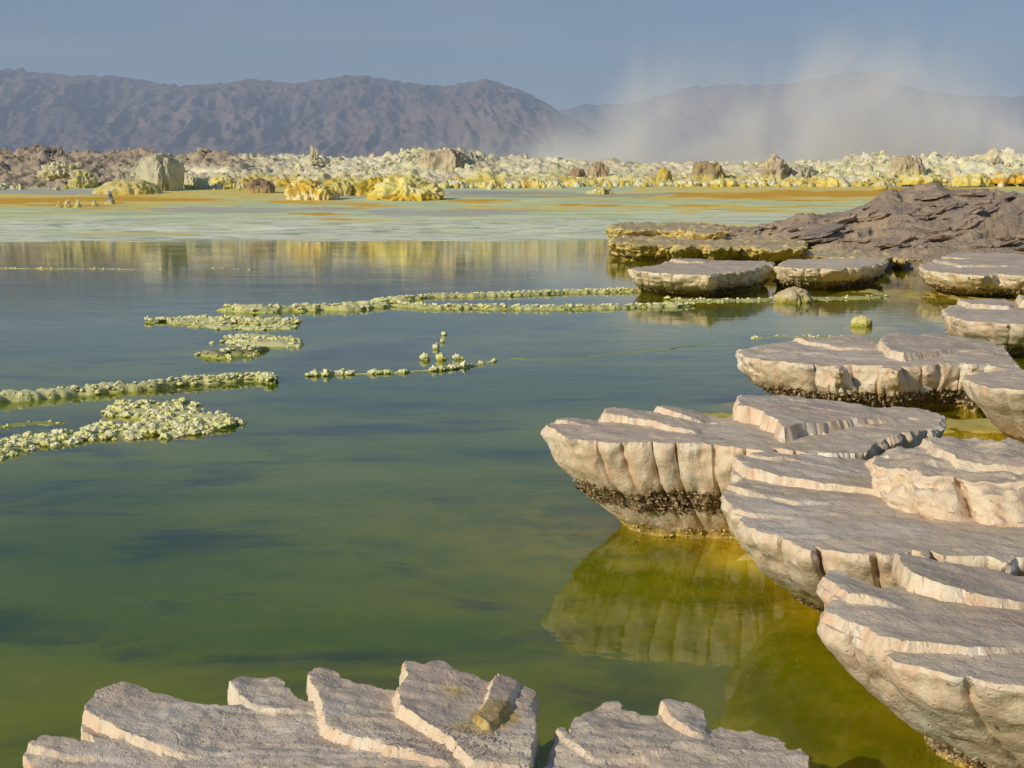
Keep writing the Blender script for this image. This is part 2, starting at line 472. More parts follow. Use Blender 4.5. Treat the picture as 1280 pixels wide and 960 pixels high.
    topv = np.column_stack([V2, Zt])
    # orientation up
    a_, b_, c_ = (V2[tris[:, i]] for i in range(3))
    cr = (b_[:, 0] - a_[:, 0]) * (c_[:, 1] - a_[:, 1]) - (b_[:, 1] - a_[:, 1]) * (c_[:, 0] - a_[:, 0])
    tris[cr < 0] = tris[cr < 0][:, ::-1]
    # wall
    def smooth_ring(o, it):
        for _ in range(it): o = .5 * o + .25 * (np.roll(o, 1, 0) + np.roll(o, -1, 0))
        return o
    o0 = V2[ring]
    levels = [o0, smooth_ring(o0, 14), smooth_ring(o0, 60), smooth_ring(o0, 240)]
    bc = np.array([cx + base[2], cyy + base[3]])
    bpoly = bc + (levels[3] - levels[3].mean(0)) * np.array(base[:2])
    BASES.append((bpoly[::max(1, n // 60)], z))
    ph, ps = np.array([q[0] for q in PROF if 1]), None
    ph = np.array([q[0] for q in prof]); ps = np.array([q[1] for q in prof])
    tt = np.linspace(0, 1, rows) ** 1.25
    lo = -depth / z if prof is PROF or prof is BOWL else prof[-1][0]
    hfr = 1 + (max(lo, -1.2) - 1) * tt
    arc = np.concatenate([[0], np.cumsum(np.linalg.norm(np.diff(levels[1], axis=0), axis=1))])
    L = arc[-1]
    ca, sa = np.cos(arc / L * 2 * math.pi) * L / 6.283, np.sin(arc / L * 2 * math.pi) * L / 6.283
    W = []; tint = []
    for r, h in enumerate(hfr):
        s_ = np.interp(-h, -ph, ps)
        t3 = min(3, (1 - h) * 7)
        i = int(t3); f = t3 - i
        q = levels[min(i, 3)] * (1 - f) + levels[min(i + 1, 3)] * f
        wob = 1 + .10 * noise(ca * 1.5, sa * 1.5, seed + 40)
        q = q + (bpoly - q) * (s_ * wob)[:, None]
        tg = np.roll(q, -1, 0) - np.roll(q, 1, 0); tg /= np.linalg.norm(tg, axis=1)[:, None] + 1e-9
        nr = np.stack([tg[:, 1], -tg[:, 0]], 1)
        rimz = Zt[ring]
        zz = zbase + (rimz - zbase) * h if h > 0 else zbase + h * (z - zbase) + 0 * rimz
        am = sstep(1.0, .93, h)
        colm = -np.abs(noise(ca * ff * .55, sa * ff * .55, h * 1.1 + seed)) * 1.5 - .5 * np.abs(noise(ca * ff * 1.4, sa * ff * 1.4, h * 2.5 + seed + 3))
        d = flute * .45 * (colm + .55) * am
        e_, hsh = cells(ux + .22 * noise(ca * 4, sa * 4, h * 2.2 + seed) * (1 - h))
        deep = .35 + .9 * hsh
        sharp = sstep(.80, 1.0, e_)
        d = d + flute * am * ((1 - e_ ** 3) * .7 - .9 * sharp * deep + .5 * (hsh - .5)) * sstep(.02, .3, h)
        crk = sharp * deep * am * sstep(-.25, .25, noise(ca * 5, sa * 5, h * 4 + seed)) * sstep(.05, .3, h) * .8
        d = d + flute * .9 * fbm(ca * ff * .8, sa * ff * .8, h * 5 + seed, 3) * am
        hb = h + .06 * noise(ca * 5, sa * 5, seed + 8) + .03 * noise(ca * 21, sa * 21, seed)
        bm = sstep(band[0] + .06, band[0] - .06, hb) * sstep(band[1] - .06, band[1] + .06, hb)
        patch = .6 + .4 * sstep(-.45, .25, noise(ca * 2.4, sa * 2.4, seed + 30))
        bm = bm * patch
        d = d + bm * flute * 1.1 * noise(ca * 42, sa * 42, h * 26) + bm * flute * .8 * noise(ca * 90, sa * 90, h * 50)
        hy = h + .10 * noise(ca * 3, sa * 3, seed + 70) + .07 * noise(ca * 13, sa * 13, seed + 71)
        ym = sstep(yel + .05, yel - .07, hy) * (1 if wet else 0)
        q2 = q + nr * d[:, None]
        zj = flute * .3 * noise(ca * 30, sa * 30, h * 20 + 4) * am
        if r == 0: q2, zj = o0, 0
        W.append(np.column_stack([q2, zz + zj]))
        tint.append(np.column_stack([bm, ym, crk, np.ones(n)]))
    W[0] = topv[ring]
    chips = None
    if grit:
        Wa = np.concatenate(W[2:]); Ta = np.concatenate(tint[2:])
        hz_ = Wa[:, 2] > -.02
        wgt = (Ta[:, 0] ** 1.5 + .30 * Ta[:, 1] + .0015) * hz_
        pick = RNG.choice(len(Wa), grit[0], p=wgt / wgt.sum())
        cpos = Wa[pick]; isb = RNG.uniform(0, 1, grit[0]) * (Ta[pick, 0] + .01) > RNG.uniform(0, 1, grit[0]) * Ta[pick, 1] * .6
        ccol = np.where(isb[:, None], np.array([(.16, .10, .05), (.34, .24, .13), (.55, .44, .28)])[RNG.integers(0, 3, grit[0])], np.array([(.66, .52, .12), (.50, .36, .06), (.74, .66, .38)])[RNG.integers(0, 3, grit[0])])
        csz = grit[1] * RNG.uniform(.4, 1.3, grit[0])
        for a_x, a_y, r_, num in grit[2] if len(grit) > 2 else ():
            q_x, q_y = P(a_x, a_y, z)
            xx, yy = q_x + RNG.normal(0, r_, num), q_y + RNG.normal(0, r_ * .6, num)
            kk = inside(xx, yy, out); xx, yy = xx[kk], yy[kk]
            cpos = np.concatenate([cpos, np.column_stack([xx, yy, height(xx, yy) + .001])])
            ccol = np.concatenate([ccol, np.array([(.30, .25, .22), (.60, .53, .46), (.45, .38, .32)])[RNG.integers(0, 3, len(xx))]])
            csz = np.concatenate([csz, grit[1] * .55 * RNG.uniform(.4, 1.2, len(xx))])
        chips = (cpos, ccol, csz)
    m0 = len(topv)
    split = int(np.argmin(np.abs(hfr - .42)))
    Wc = np.concatenate(W[1:split + 1]); tc = np.concatenate(tint[1:split + 1])
    fa = []
    nxt = (np.arange(n) + 1) % n
    first = np.stack([ring, m0 + np.arange(n), m0 + nxt, ring[nxt]], 1)
    fa.append(first)
    if split > 1:
        gf = grid_faces(n, split, True, m0)
        fa.append(gf[:, [0, 3, 2, 1]])
    tt0 = np.zeros((len(topv), 4)); tt0[:, 3] = 1; tt0[:, 2] = 0
    for a_x, a_y, r_x, r_y, am_ in stains:
        q_x, q_y = P(a_x, a_y, z)
        dd_ = np.sqrt(((V2[:, 0] - q_x) / r_x) ** 2 + ((V2[:, 1] - q_y) / r_y) ** 2) + .5 * fbm(V2[:, 0] * 7, V2[:, 1] * 9, seed + 80, 3)
        tt0[:, 1] = np.maximum(tt0[:, 1], am_ * sstep(1.1, .3, dd_))
    capv = np.concatenate([topv, Wc]); ctint = np.concatenate([tt0, tc])
    root = empty(name, (float(cx), float(cyy), zbase), label, cat, group)
    off = np.array([cx, cyy, zbase])
    mat = mat or M_SALT
    capm = mesh_from('cap', capv - off, [tris, np.concatenate(fa)], True, {'tint': ctint}); capm.set_sharp_from_angle(angle=math.radians(38))
    link('cap', capm, mat, root)
    Wf = np.concatenate(W[split:]); tf = np.concatenate(tint[split:])
    gf = grid_faces(n, rows - split, True)[:, [0, 3, 2, 1]]
    if chips:
        cpos, ccol, csz = chips; m_ = len(cpos); vi_, fi_ = ICO[0]
        vv_ = vi_[None] * RNG.uniform(.5, 1.4, (m_, len(vi_), 1)) * (csz[:, None, None] * RNG.uniform(.6, 1.3, (m_, 1, 3))) + (cpos - off)[:, None, :]
        ff_ = (fi_[None] + (np.arange(m_) * len(vi_))[:, None, None]).reshape(-1, 3)
        cc_ = np.ones((m_, len(vi_), 4)); cc_[..., :3] = ccol[:, None, :]
        link('crystal_grains', mesh_from('crystal_grains', vv_.reshape(-1, 3), ff_, False, {'tint': cc_.reshape(-1, 4)}), M_TINT_FINE, root, kind='stuff')
    link('foot', mesh_from('foot', Wf - off, gf, True, {'tint': tf}), mat, root)
    return root

CAT = 'salt rock'
# 1: long wedge with a raised lobe behind
rock('mushroom_rock', 'long pale salt rock pointing left like a ship bow, undercut above the water', CAT,
     [(684, 532), (700, 542), (716, 549), (760, 552), (800, 553), (850, 553), (900, 556), (940, 560), (962, 566), (972, 560), (992, 563), (1040, 567), (1085, 565),
      (1093, 552), (1108, 548), (1135, 541), (1160, 536), (1178, 523), (1168, 516), (1140, 511), (1095, 510), (1050, 509), (990, 506), (926, 510), (924, 526),
      (900, 524), (880, 518), (845, 515), (822, 518), (812, 521), (790, 519), (756, 518), (750, 526), (725, 526), (697, 527)], .50,
     plates=[([(752, 526), (800, 531), (868, 542), (910, 520), (850, 512), (820, 515), (760, 512)], .040, 752, 885),
             ([(818, 519), (845, 524), (875, 530), (905, 515), (850, 508), (822, 512)], .030, 818, 880),
             ([(694, 529), (715, 532), (745, 536), (745, 520), (690, 520)], .018, 694, 750),
             ([(922, 528), (950, 531), (968, 541), (980, 552), (1020, 542), (1060, 535), (1100, 529), (1190, 520), (1170, 504), (1050, 500), (920, 500)], .075, 930, 1120)],
     grit=(5200, .0065), base=(.68, .62, .05, .07), ds=.009, g=.016, jag=.015, jf=18, flute=.022, ff=11, band=(.52, .30), yel=.13)
# 2: broad layered plate right of it
rock('mushroom_rock', 'broad flat salt slab at right edge with scalloped pinkish wall and greenish dusty top', CAT,
     [(906, 621), (915, 633), (930, 650), (945, 664), (975, 671), (1005, 680), (1013, 688), (1020, 684), (1060, 690), (1110, 695), (1140, 690), (1160, 703),
      (1163, 690), (1180, 694), (1240, 694), (1258, 702), (1262, 693), (1300, 696), (1460, 690), (1500, 600), (1250, 588), (1100, 580), (1010, 578), (970, 580), (925, 585), (915, 590),
      (930, 602), (912, 617)], .47,
     plates=[([(915, 584), (935, 602), (985, 609), (1040, 614), (1090, 618), (1140, 625), (1200, 600), (1100, 570), (960, 570)], .045, 915, 1140),
             ([(905, 617), (950, 624), (1000, 629), (1055, 632), (1110, 636), (1200, 600), (930, 575), (900, 600)], .018, 905, 1055),
             ([(900, 634), (935, 642), (985, 648), (1030, 650), (1060, 630), (900, 610)], .016, 905, 1000),
             ([(918, 579), (960, 588), (1030, 592), (1060, 597), (1100, 575), (960, 565)], .016, 918, 1050)],
     grit=(3500, .006), base=(.76, .58, .22, .24), ds=.009, g=.015, jag=.011, jf=18, flute=.020, ff=9, band=(.34, .12), yel=.10, shingle=.006, film=0.0)
# 3: lower right, close
rock('mushroom_rock', 'large smooth salt shelf in lower right corner with pointed layers and slanting wall', CAT,
     [(1030, 746), (1042, 759), (1038, 772), (1030, 776), (1040, 783), (1062, 793), (1082, 800), (1098, 808), (1113, 824), (1135, 831), (1165, 838), (1200, 846), (1240, 850), (1280, 856),
      (1330, 862), (1500, 850), (1560, 760), (1400, 715), (1260, 722), (1210, 720), (1160, 720), (1122, 722), (1128, 740), (1100, 747), (1060, 736), (1044, 734)], .44,
     plates=[([(1026, 742), (1040, 755), (1060, 766), (1120, 773), (1165, 775), (1230, 752), (1130, 735), (1040, 725)], .026, 1026, 1125),
             ([(1118, 720), (1126, 735), (1140, 748), (1180, 757), (1230, 762), (1270, 762), (1400, 740), (1400, 700), (1120, 705)], .055, 1118, 1290),
             ([(1020, 770), (1060, 790), (1085, 800), (1104, 813), (1150, 817), (1210, 819), (1275, 814), (1400, 780), (1400, 690), (1020, 715)], .030, 1090, 1290)],
     grit=(4500, .006), base=(.78, .66, .24, .16), ds=.008, g=.013, jag=.008, jf=18, flute=.020, ff=6, band=(.20, -.02), yel=.05, shingle=.005, rows=64, lump=.005,
     prof=[(1.0, 0.0), (.97, -.004), (.84, .07), (.60, .28), (.36, .56), (.18, .80), (.06, .95), (-.02, .92), (-.3, .8), (-1.2, .7)])
# 4: crumpled block resting between 1 and 2
rock('salt_block', 'crumpled cream salt block with cracked sloping face, resting on the broad dusty slab', 'salt block',
     [(1092, 578), (1112, 584), (1135, 590), (1165, 596), (1200, 599), (1240, 602), (1290, 604), (1400, 604), (1430, 560), (1300, 553), (1285, 558), (1262, 554), (1246, 561),
      (1238, 556), (1215, 551), (1190, 553), (1176, 557), (1150, 557), (1120, 564), (1098, 571)], .60,
     plates=[([(1150, 556), (1160, 562), (1172, 574), (1195, 582), (1230, 586), (1290, 590), (1400, 560), (1300, 545), (1160, 545)], .03, 1150, 1330)],
     base=(1.04, 1.22, .03, -.10), ds=.011, g=.018, jag=.006, flute=.045, ff=9, band=(-.9, -1), yel=-1, depth=.5, zbase=.30, lump=.016,
     prof=[(1.0, 0.0), (.95, .03), (.80, .22), (.55, .50), (.30, .80), (.05, 1.02), (-.5, 1.0), (-.9, 1.0)], wet=False)
# 5: round one in the middle distance
rock('mushroom_rock', 'round mushroom shaped salt rock with a brown crystal band and a notch in its rear', CAT,
     [(925, 437), (932, 446), (955, 451), (990, 455), (1045, 457), (1049, 462), (1053, 457), (1100, 458), (1122, 464), (1127, 458), (1165, 457), (1200, 452), (1215, 457), (1232, 455),
      (1255, 462), (1276, 463), (1262, 447), (1252, 434), (1240, 428), (1195, 421), (1165, 421), (1138, 425), (1132, 419), (1108, 423), (1102, 436),
      (1092, 430), (1080, 421), (1056, 420), (1035, 426), (1000, 427), (960, 433)], .37,
     plates=[([(980, 426), (1015, 432), (1050, 438), (1110, 438), (1095, 415), (1000, 415)], .035, 980, 1110),
             ([(1099, 436), (1112, 448), (1128, 452), (1165, 447), (1200, 440), (1260, 440), (1260, 415), (1104, 410)], .055, 1099, 1230),
             ([(920, 432), (960, 440), (1020, 443), (1050, 430), (960, 425)], .018, 920, 1020)],
     grit=(5200, .011), prof=BOWL, base=(.74, .66, .05, .02), ds=.016, g=.026, jag=.011, jf=10, flute=.028, ff=9, scal=.022, band=(.46, .10), yel=.12, mat=M_SALT_MID, rows=46)
rock('mushroom_rock', 'small greenish cream salt shelf at right edge just in front of the round mushroom rock', CAT,
     [(1205, 472), (1218, 479), (1240, 485), (1280, 488), (1350, 487), (1400, 470), (1300, 463), (1260, 464), (1225, 467)], .42,
     base=(.55, .5, .10, .1), ds=.016, g=.026, flute=.014, band=(.2, .02), yel=.1, mat=M_SALT_MID, rows=40, film=.2)
rock('mushroom_rock', 'salt rock at right edge with stacked pale flakes on top, beyond the round one', CAT,
     [(1180, 387), (1188, 395), (1205, 400), (1240, 404), (1280, 406), (1340, 404), (1360, 388), (1290, 379), (1240, 376), (1225, 379), (1200, 380)], .38,
     plates=[([(1192, 379), (1215, 386), (1262, 387), (1280, 376), (1230, 370), (1195, 374)], .05, 1192, 1290),
             ([(1268, 372), (1275, 384), (1330, 386), (1330, 370)], .08, 1268, 1400)],
     grit=(2500, .013), prof=BOWL, base=(.70, .6, .05, .15), ds=.022, g=.035, jag=.014, jf=8, flute=.026, ff=7, scal=.04, band=(.42, .1), yel=.12, mat=M_SALT_MID, rows=40)
rock('mushroom_rock', 'wide cream salt rock with a rusty waterline, at right edge below the brown outcrop', CAT,
     [(1148, 332), (1160, 338), (1190, 342), (1230, 345), (1245, 342), (1290, 346), (1350, 346), (1400, 336), (1380, 326), (1280, 325), (1180, 326)], .38,
     plates=[([(1165, 328), (1200, 334), (1300, 334), (1300, 320), (1175, 322)], .04, 1165, 1290)],
     grit=(2500, .018), prof=BOWL, base=(.80, .7, .05, .15), ds=.03, g=.05, jag=.018, jf=6, flute=.035, ff=5, scal=.04, band=(.44, .16), yel=.16, mat=M_SALT_FAR, rows=36)
rock('mushroom_rock', 'bowl shaped salt rock, left of the twin pair, sunlit and yellow at its foot', CAT,
     [(787, 336), (800, 339), (820, 341), (850, 343), (880, 343), (888, 345), (893, 341), (925, 339), (945, 335), (968, 328), (950, 326), (900, 326), (870, 325), (835, 327), (825, 331)], .38,
     plates=[([(834, 326), (850, 329), (880, 329), (900, 322), (835, 322)], .05, 834, 900)],
     grit=(2500, .018), prof=BOWL, base=(.80, .62, .04, .12), ds=.024, g=.045, jag=.016, jf=7, flute=.042, ff=5, scal=.04, band=(.30, .12), yel=.22, mat=M_SALT_FAR, rows=40)
rock('mushroom_rock', 'shaded salt rock, right of the twin pair, with scalloped lip and dark brown underside', CAT,
     [(972, 333), (985, 335), (1010, 336), (1040, 336), (1075, 334), (1092, 332), (1107, 326), (1090, 324), (1040, 323), (985, 325)], .38,
     grit=(2500, .018), prof=BOWL, base=(.86, .6, -.04, .16), ds=.024, g=.045, jag=.018, jf=7, flute=.045, ff=5, scal=.04, band=(.42, .10), yel=.16, mat=M_SALT_FAR, rows=40)
# foreground pair
rock('mushroom_rock', 'nearest salt rock at bottom left with fingers pointing left and a yellow right end', CAT,
     [(33, 941), (38, 933), (52, 926), (85, 928), (118, 933), (124, 931), (108, 912), (105, 902), (116, 888), (123, 880), (150, 870), (172, 870), (192, 876), (222, 880), (250, 888), (282, 888),
      (300, 884), (303, 880), (291, 864), (303, 855), (320, 853), (352, 856), (358, 862), (370, 878), (384, 882), (391, 880), (386, 858), (394, 850), (410, 850), (425, 856), (445, 869),
      (462, 868), (480, 873), (499, 874), (508, 868), (513, 858), (504, 850), (520, 851), (530, 853), (548, 846), (562, 850), (575, 857), (592, 857), (608, 863), (622, 862), (627, 852),
      (645, 862), (668, 866), (664, 880), (667, 900), (664, 925), (660, 960), (640, 1040), (420, 1120), (150, 1080), (60, 990)], .40,
     plates=[([(95, 900), (112, 908), (140, 922), (175, 935), (230, 948), (290, 942), (330, 935), (500, 900), (460, 860), (120, 855)], .030, 95, 300),
             ([(285, 862), (292, 870), (312, 884), (345, 896), (385, 892), (405, 905), (500, 900), (500, 830), (300, 835)], .014, 285, 420),
             ([(380, 850), (388, 870), (398, 892), (403, 918), (430, 928), (470, 938), (560, 960), (700, 900), (700, 830), (390, 830)], .026, 380, 640),
             ([(500, 845), (506, 866), (494, 884), (498, 905), (525, 920), (565, 938), (590, 960), (700, 960), (700, 830), (505, 835)], .032, 490, 700),
             ([(20, 930), (45, 938), (80, 948), (150, 952), (250, 945), (110, 920), (40, 915)], .014, 30, 200),
             ([(602, 900), (596, 915), (610, 925), (625, 915), (640, 880), (648, 862), (620, 858)], .020, 590, 700)],
     stains=[(570, 882, .13, .07, .62), (630, 902, .08, .11, 1.0), (470, 915, .15, .06, .4), (590, 925, .1, .05, .6)], scal=.006, grit=(300, .004, [(545, 940, .07, 260), (600, 935, .05, 200), (400, 930, .12, 120), (250, 920, .12, 60)]), base=(.72, .6, .06, -.05), ds=.005, g=.0085, jag=.006, jf=26, flute=.010, ff=16, band=(.3, .1), yel=.1, rows=40, shingle=.005, sfreq=22, lump=.006)
rock('mushroom_rock', 'nearest salt rock at bottom centre, rounded cream top with a broken notched rim', CAT,
     [(680, 958), (692, 946), (697, 922), (702, 914), (712, 922), (722, 902), (745, 889), (755, 880), (772, 879), (776, 888), (800, 895), (820, 897), (832, 888), (862, 888), (878, 893), (881, 903),
      (876, 918), (885, 916), (902, 909), (925, 914), (945, 914), (962, 920), (982, 935), (982, 944), (1000, 942), (1010, 950), (1004, 962), (1000, 1010), (900, 1080), (720, 1060)], .38,
     plates=[([(820, 885), (838, 905), (862, 922), (880, 925), (890, 880), (840, 878)], .022, 815, 900),
             ([(690, 915), (715, 935), (740, 955), (800, 950), (900, 925), (880, 870), (700, 870)], .012, 690, 900)],
     scal=.006, grit=(200, .004, [(760, 940, .08, 60), (880, 940, .08, 60)]), stains=[(800, 940, .12, .06, .25)], base=(.72, .6, .0, -.05), ds=.005, g=.0085, jag=.006, jf=26, flute=.010, ff=16, band=(.3, .1), yel=.1, rows=40, shingle=.004, sfreq=22, lump=.008)
print('rocks', time.time() - T0)

# yellow ledges below the outcrop
LG = dict(mat=M_LEDGE, lump=.035, shingle=.05, sfreq=1.3, band=(.30, .12), yel=.16, scal=.06)
rock('sulphur_ledge', 'low yellow crust ledge left of the outcrop, standing just behind the longer ledge', 'rock ledge',
     [(765, 286), (790, 288), (830, 287), (870, 291), (900, 292), (900, 282), (860, 279), (825, 280), (790, 279), (766, 281)], .60,
     base=(.92, .8, 0, .3), ds=.05, g=.12, jag=.05, jf=3, flute=.10, ff=2.5, rows=30, prof=PROF, **LG)
rock('sulphur_ledge', 'long yellow crust ledge with an undercut black crack, reaching left into the pool', 'rock ledge',
     [(768, 303), (800, 305), (840, 306), (860, 309), (880, 307), (900, 311), (930, 309), (965, 312), (1000, 312), (1010, 296), (940, 292), (850, 292), (790, 296), (768, 299)], .42,
     base=(.95, .8, 0, .3), ds=.04, g=.10, jag=.05, jf=3, flute=.10, ff=2.8, rows=34, **LG)
rock('sulphur_ledge', 'yellow and grey crust ledge directly behind the twin mushroom rocks', 'rock ledge',
     [(930, 316), (980, 319), (1020, 321), (1060, 323), (1100, 326), (1112, 322), (1090, 312), (1040, 306), (940, 306)], .26,
     base=(.96, .8, 0, .3), ds=.04, g=.10, jag=.05, jf=3, flute=.07, ff=2.8, rows=30, **LG)
rock('sulphur_ledge', 'small blocky yellow ledge between the twin rocks and the right edge rock', 'rock ledge',
     [(1098, 322), (1125, 325), (1128, 329), (1132, 325), (1158, 325), (1185, 323), (1188, 316), (1140, 315), (1100, 316)], .17,
     base=(.97, .85, 0, .3), ds=.03, g=.08, jag=.03, jf=4, flute=.05, ff=3, rows=26, **LG)
rock('sulphur_ledge', 'thin pale flaky ledge at right edge right under the brown outcrop', 'rock ledge',
     [(1180, 321), (1215, 323), (1250, 326), (1300, 328), (1380, 328), (1400, 312), (1300, 312), (1200, 314)], .32,
     base=(.95, .8, 0, .3), ds=.035, g=.08, jag=.04, jf=4, flute=.06, ff=3, rows=30, mat=M_SALT_FAR, band=(.3, .1), yel=.3)
print('ledges', time.time() - T0)

# ------------------------------------------------------------------ blobs
def pig(c, n, var=0.0, seed=0):
    a = np.ones((n, 4)); a[:, :3] = c; return a

# ------------------------------------------------------------------ salt ridges standing in the pool
def knob_mesh(i, sub=3):
    v, f = ICO[sub]; v = v.copy()
    d = .85 + .5 * noise(v[:, 0] * 1.7, v[:, 1] * 1.7, v[:, 2] * 1.7 + i * 7) + .42 * np.abs(noise(v[:, 0] * 3.2, v[:, 1] * 3.2, v[:, 2] * 3.2 + i)) + .15 * noise(v[:, 0] * 7, v[:, 1] * 7, v[:, 2] * 7 + i)
    v *= d[:, None]; v[:, 2] = np.where(v[:, 2] < 0, v[:, 2] * .8, v[:, 2] * 1.05)
    c = np.ones((len(v), 4))
    t = sstep(-.5, .5, v[:, 2])[:, None]
    base = np.array([.50, .52, .09]); top = np.array([[.90, .87, .48], [.84, .84, .36], [.92, .89, .60]][i % 3])
    c[:, :3] = base * (1 - t) + top * t
    me = mesh_from('salt_knob', v, f, True, {'tint': c}); me.materials.append(M_TINT_FINE); return me
KNOBS = [knob_mesh(i) for i in range(10)]
def strip(path, width, hgt, z0, label, group, tint=(.50, .52, .10), nk=60, ks=(.02, .05), spread=.5, clump=0.0, name='salt_ridge', rowsn=9, top=(.84, .82, .42), front=.0, seed=1):
    """path of pixels on the water -> low crust bank with knobs on it"""
    pts = np.array([P(a, b, 0) for a, b in path])
    ln = np.linalg.norm(np.diff(pts, axis=0), axis=1).sum()
    c = densify(pts, max(.02, ln / 260), closed=False)
    for _ in range(6): c[1:-1] = .5 * c[1:-1] + .25 * (c[:-2] + c[2:])
    n = len(c)
    t = np.gradient(c, axis=0); t /= np.linalg.norm(t, axis=1)[:, None] + 1e-9
    nr = np.stack([-t[:, 1], t[:, 0]], 1)
    u = np.linspace(0, 1, n); ends = np.minimum(1, np.minimum(u, 1 - u) * 12) ** .6
    wid = 1.1 * width * (.75 + .6 * noise(c[:, 0] * 2.5, c[:, 1] * 2.5, seed) + .25 * noise(c[:, 0] * 9, c[:, 1] * 9, seed)) * ends
    wid = np.maximum(wid, width * .12)
    a = np.linspace(-1, 1, rowsn)
    v = []; tc = []
    for q in a:
        prof = (1 - abs(q) ** 2.4)
        p2 = c + nr * (wid * q)[:, None] + nr * (.25 * width * noise(c[:, 0] * 14, c[:, 1] * 14, seed + q * 3))[:, None]
        h = z0 + hgt * prof * (.72 + .5 * noise(c[:, 0] * 5, c[:, 1] * 5, seed + 4 + q)) * ends + .25 * hgt * noise(c[:, 0] * 30, c[:, 1] * 30, q * 4)
        h = np.where(abs(q) > .99, z0 - .06, h)
        v.append(np.column_stack([p2, h]))
        k = sstep(z0, z0 + hgt * .7, h)[:, None]
        dk = (.72 + .28 * sstep(-.2, .35, noise(c[:, 0] * 1.8, c[:, 1] * 1.8, seed + 12)))[:, None]
        tc.append(np.column_stack([np.array(tint) * (1 - k) + np.array(top) * k * dk + np.array((.26, .24, .12)) * k * (1 - dk), np.ones(n)]))
    off = np.array([*c.mean(0), 0])
    root = empty(name, tuple(off), label, 'salt ridge', group)
    link('crust', mesh_from('crust', np.concatenate(v) - off, grid_faces(n, rowsn)[:, ::1], True, {'tint': np.concatenate(tc)}), M_TINT_FINE, root)
    r = random.Random(seed * 13 + 5)
    for i in range(nk):
        k = int(r.random() ** (1 - clump) * (n - 1)) if clump else int(r.random() * (n - 1))
        s = .62 * (ks[0] + (ks[1] - ks[0]) * r.random() ** 2)
        q = (r.random() * 2 - 1) * spread - front
        pz = nr[k] * wid[k] * q
        o = bpy.data.objects.new('salt_knob', r.choice(KNOBS)); COL.objects.link(o); o.parent = root
        hh = max(0, hgt * (1 - abs(q) ** 2.4)) if abs(q) < 1 else 0
        o.location = (c[k][0] + pz[0] - off[0], c[k][1] + pz[1] - off[1], z0 + hh * .75 + s * .05)
        o.rotation_euler = (0, 0, r.random() * 6.28); o.scale = (s * r.uniform(.8, 1.3), s * r.uniform(.8, 1.3), s * r.uniform(.55, .95))
    return root
RG = 'salt ridges in the pool'
strip([(-60, 510), (0, 502), (60, 496), (120, 490), (180, 486), (240, 480), (300, 476), (330, 474), (341, 480)], .13, .075, 0, 'longest raised salt ridge running in from the left edge to a knobbly right end', RG, nk=190, ks=(.018, .045), clump=.45, spread=.9, seed=2, tint=(.52, .52, .14))
strip([(150, 508), (185, 512), (215, 522), (250, 532), (286, 536)], .34, .03, 0, 'wide bed of cauliflower salt knobs joining the long ridge to the one in front', RG, nk=230, ks=(.02, .055), spread=1.0, seed=3)
strip([(-60, 580), (0, 562), (45, 552), (100, 545), (160, 538), (220, 538), (282, 535)], .20, .03, 0, 'nearest salt ridge at left edge, thick with white cauliflower knobs', RG, nk=290, ks=(.022, .06), spread=1.15, seed=4)
strip([(-40, 545), (0, 533), (50, 528), (80, 530)], .10, .004, 0, 'thin green line of salt and few knobs between the two left ridges', RG, nk=12, ks=(.012, .03), spread=.9, seed=14, top=(.40, .42, .12))
strip([(182, 403), (215, 401), (250, 402), (300, 402), (345, 403), (376, 403)], .42, .045, 0, 'short salt ridge with a bare green tail at its left end', RG, nk=150, ks=(.024, .06), spread=.95, clump=.0, seed=5)
strip([(248, 406), (285, 410), (330, 411), (372, 408)], .25, .03, 0, 'knobbly fringe just in front of the short ridge with the green tail', RG, nk=60, ks=(.022, .05), spread=1.0, seed=15)
strip([(282, 424), (310, 424), (345, 430), (375, 428)], .42, .035, 0, 'loose salt cluster below the short ridge, scattered knobs over green crust', RG, nk=120, ks=(.02, .05), spread=1.05, seed=6)
strip([(260, 447), (290, 443), (310, 440), (325, 441)], .30, .06, 0, 'small darker salt mound with pale knobs at its two ends', RG, nk=40, ks=(.025, .055), spread=1.1, seed=7, top=(.34, .32, .18))
strip([(272, 388), (320, 389), (380, 387), (430, 386), (460, 384), (486, 379), (505, 375)], .32, .085, 0, 'raised salt ridge climbing to the right above the green tailed ridge', RG, nk=200, ks=(.024, .055), spread=.8, clump=.3, seed=8)
strip([(500, 375), (540, 371), (600, 370), (660, 368), (740, 365), (830, 364)], .22, .06, 0, 'upper of the two long straight pale salt lines reaching to the bowl shaped rock', RG, nk=220, ks=(.02, .05), spread=.7, clump=.2, seed=9, top=(.66, .62, .34))
strip([(490, 381), (540, 385), (600, 385), (680, 386), (760, 385), (870, 382)], .26, .055, 0, 'lower of the two long straight pale salt lines reaching to the bowl shaped rock', RG, nk=260, ks=(.02, .05), spread=.7, seed=10, top=(.60, .60, .34))
strip([(385, 470), (400, 469), (430, 468), (500, 466), (560, 462), (600, 456), (624, 450)], .04, .016, -.002, 'thin curved string of white salt beads in mid pool', RG, nk=44, ks=(.03, .075), spread=.6, seed=11)
strip([(625, 448), (680, 449), (720, 448), (760, 443), (820, 438), (900, 428)], .05, .010, -.004, 'faint bare salt thread curving from the bead string to the right', RG, nk=0, seed=12, tint=(.40, .42, .14), top=(.44, .46, .18))
strip([(-20, 335), (60, 336), (130, 336), (180, 337)], .10, .012, -.004, 'row of tiny pale dots on far left water below the shore', RG, nk=34, ks=(.02, .05), spread=.5, seed=13)
strip([(180, 337), (260, 335), (330, 338)], .05, .004, -.004, 'sparser far row of tiny salt dots continuing to the right', RG, nk=14, ks=(.02, .045), spread=.6, seed=18)
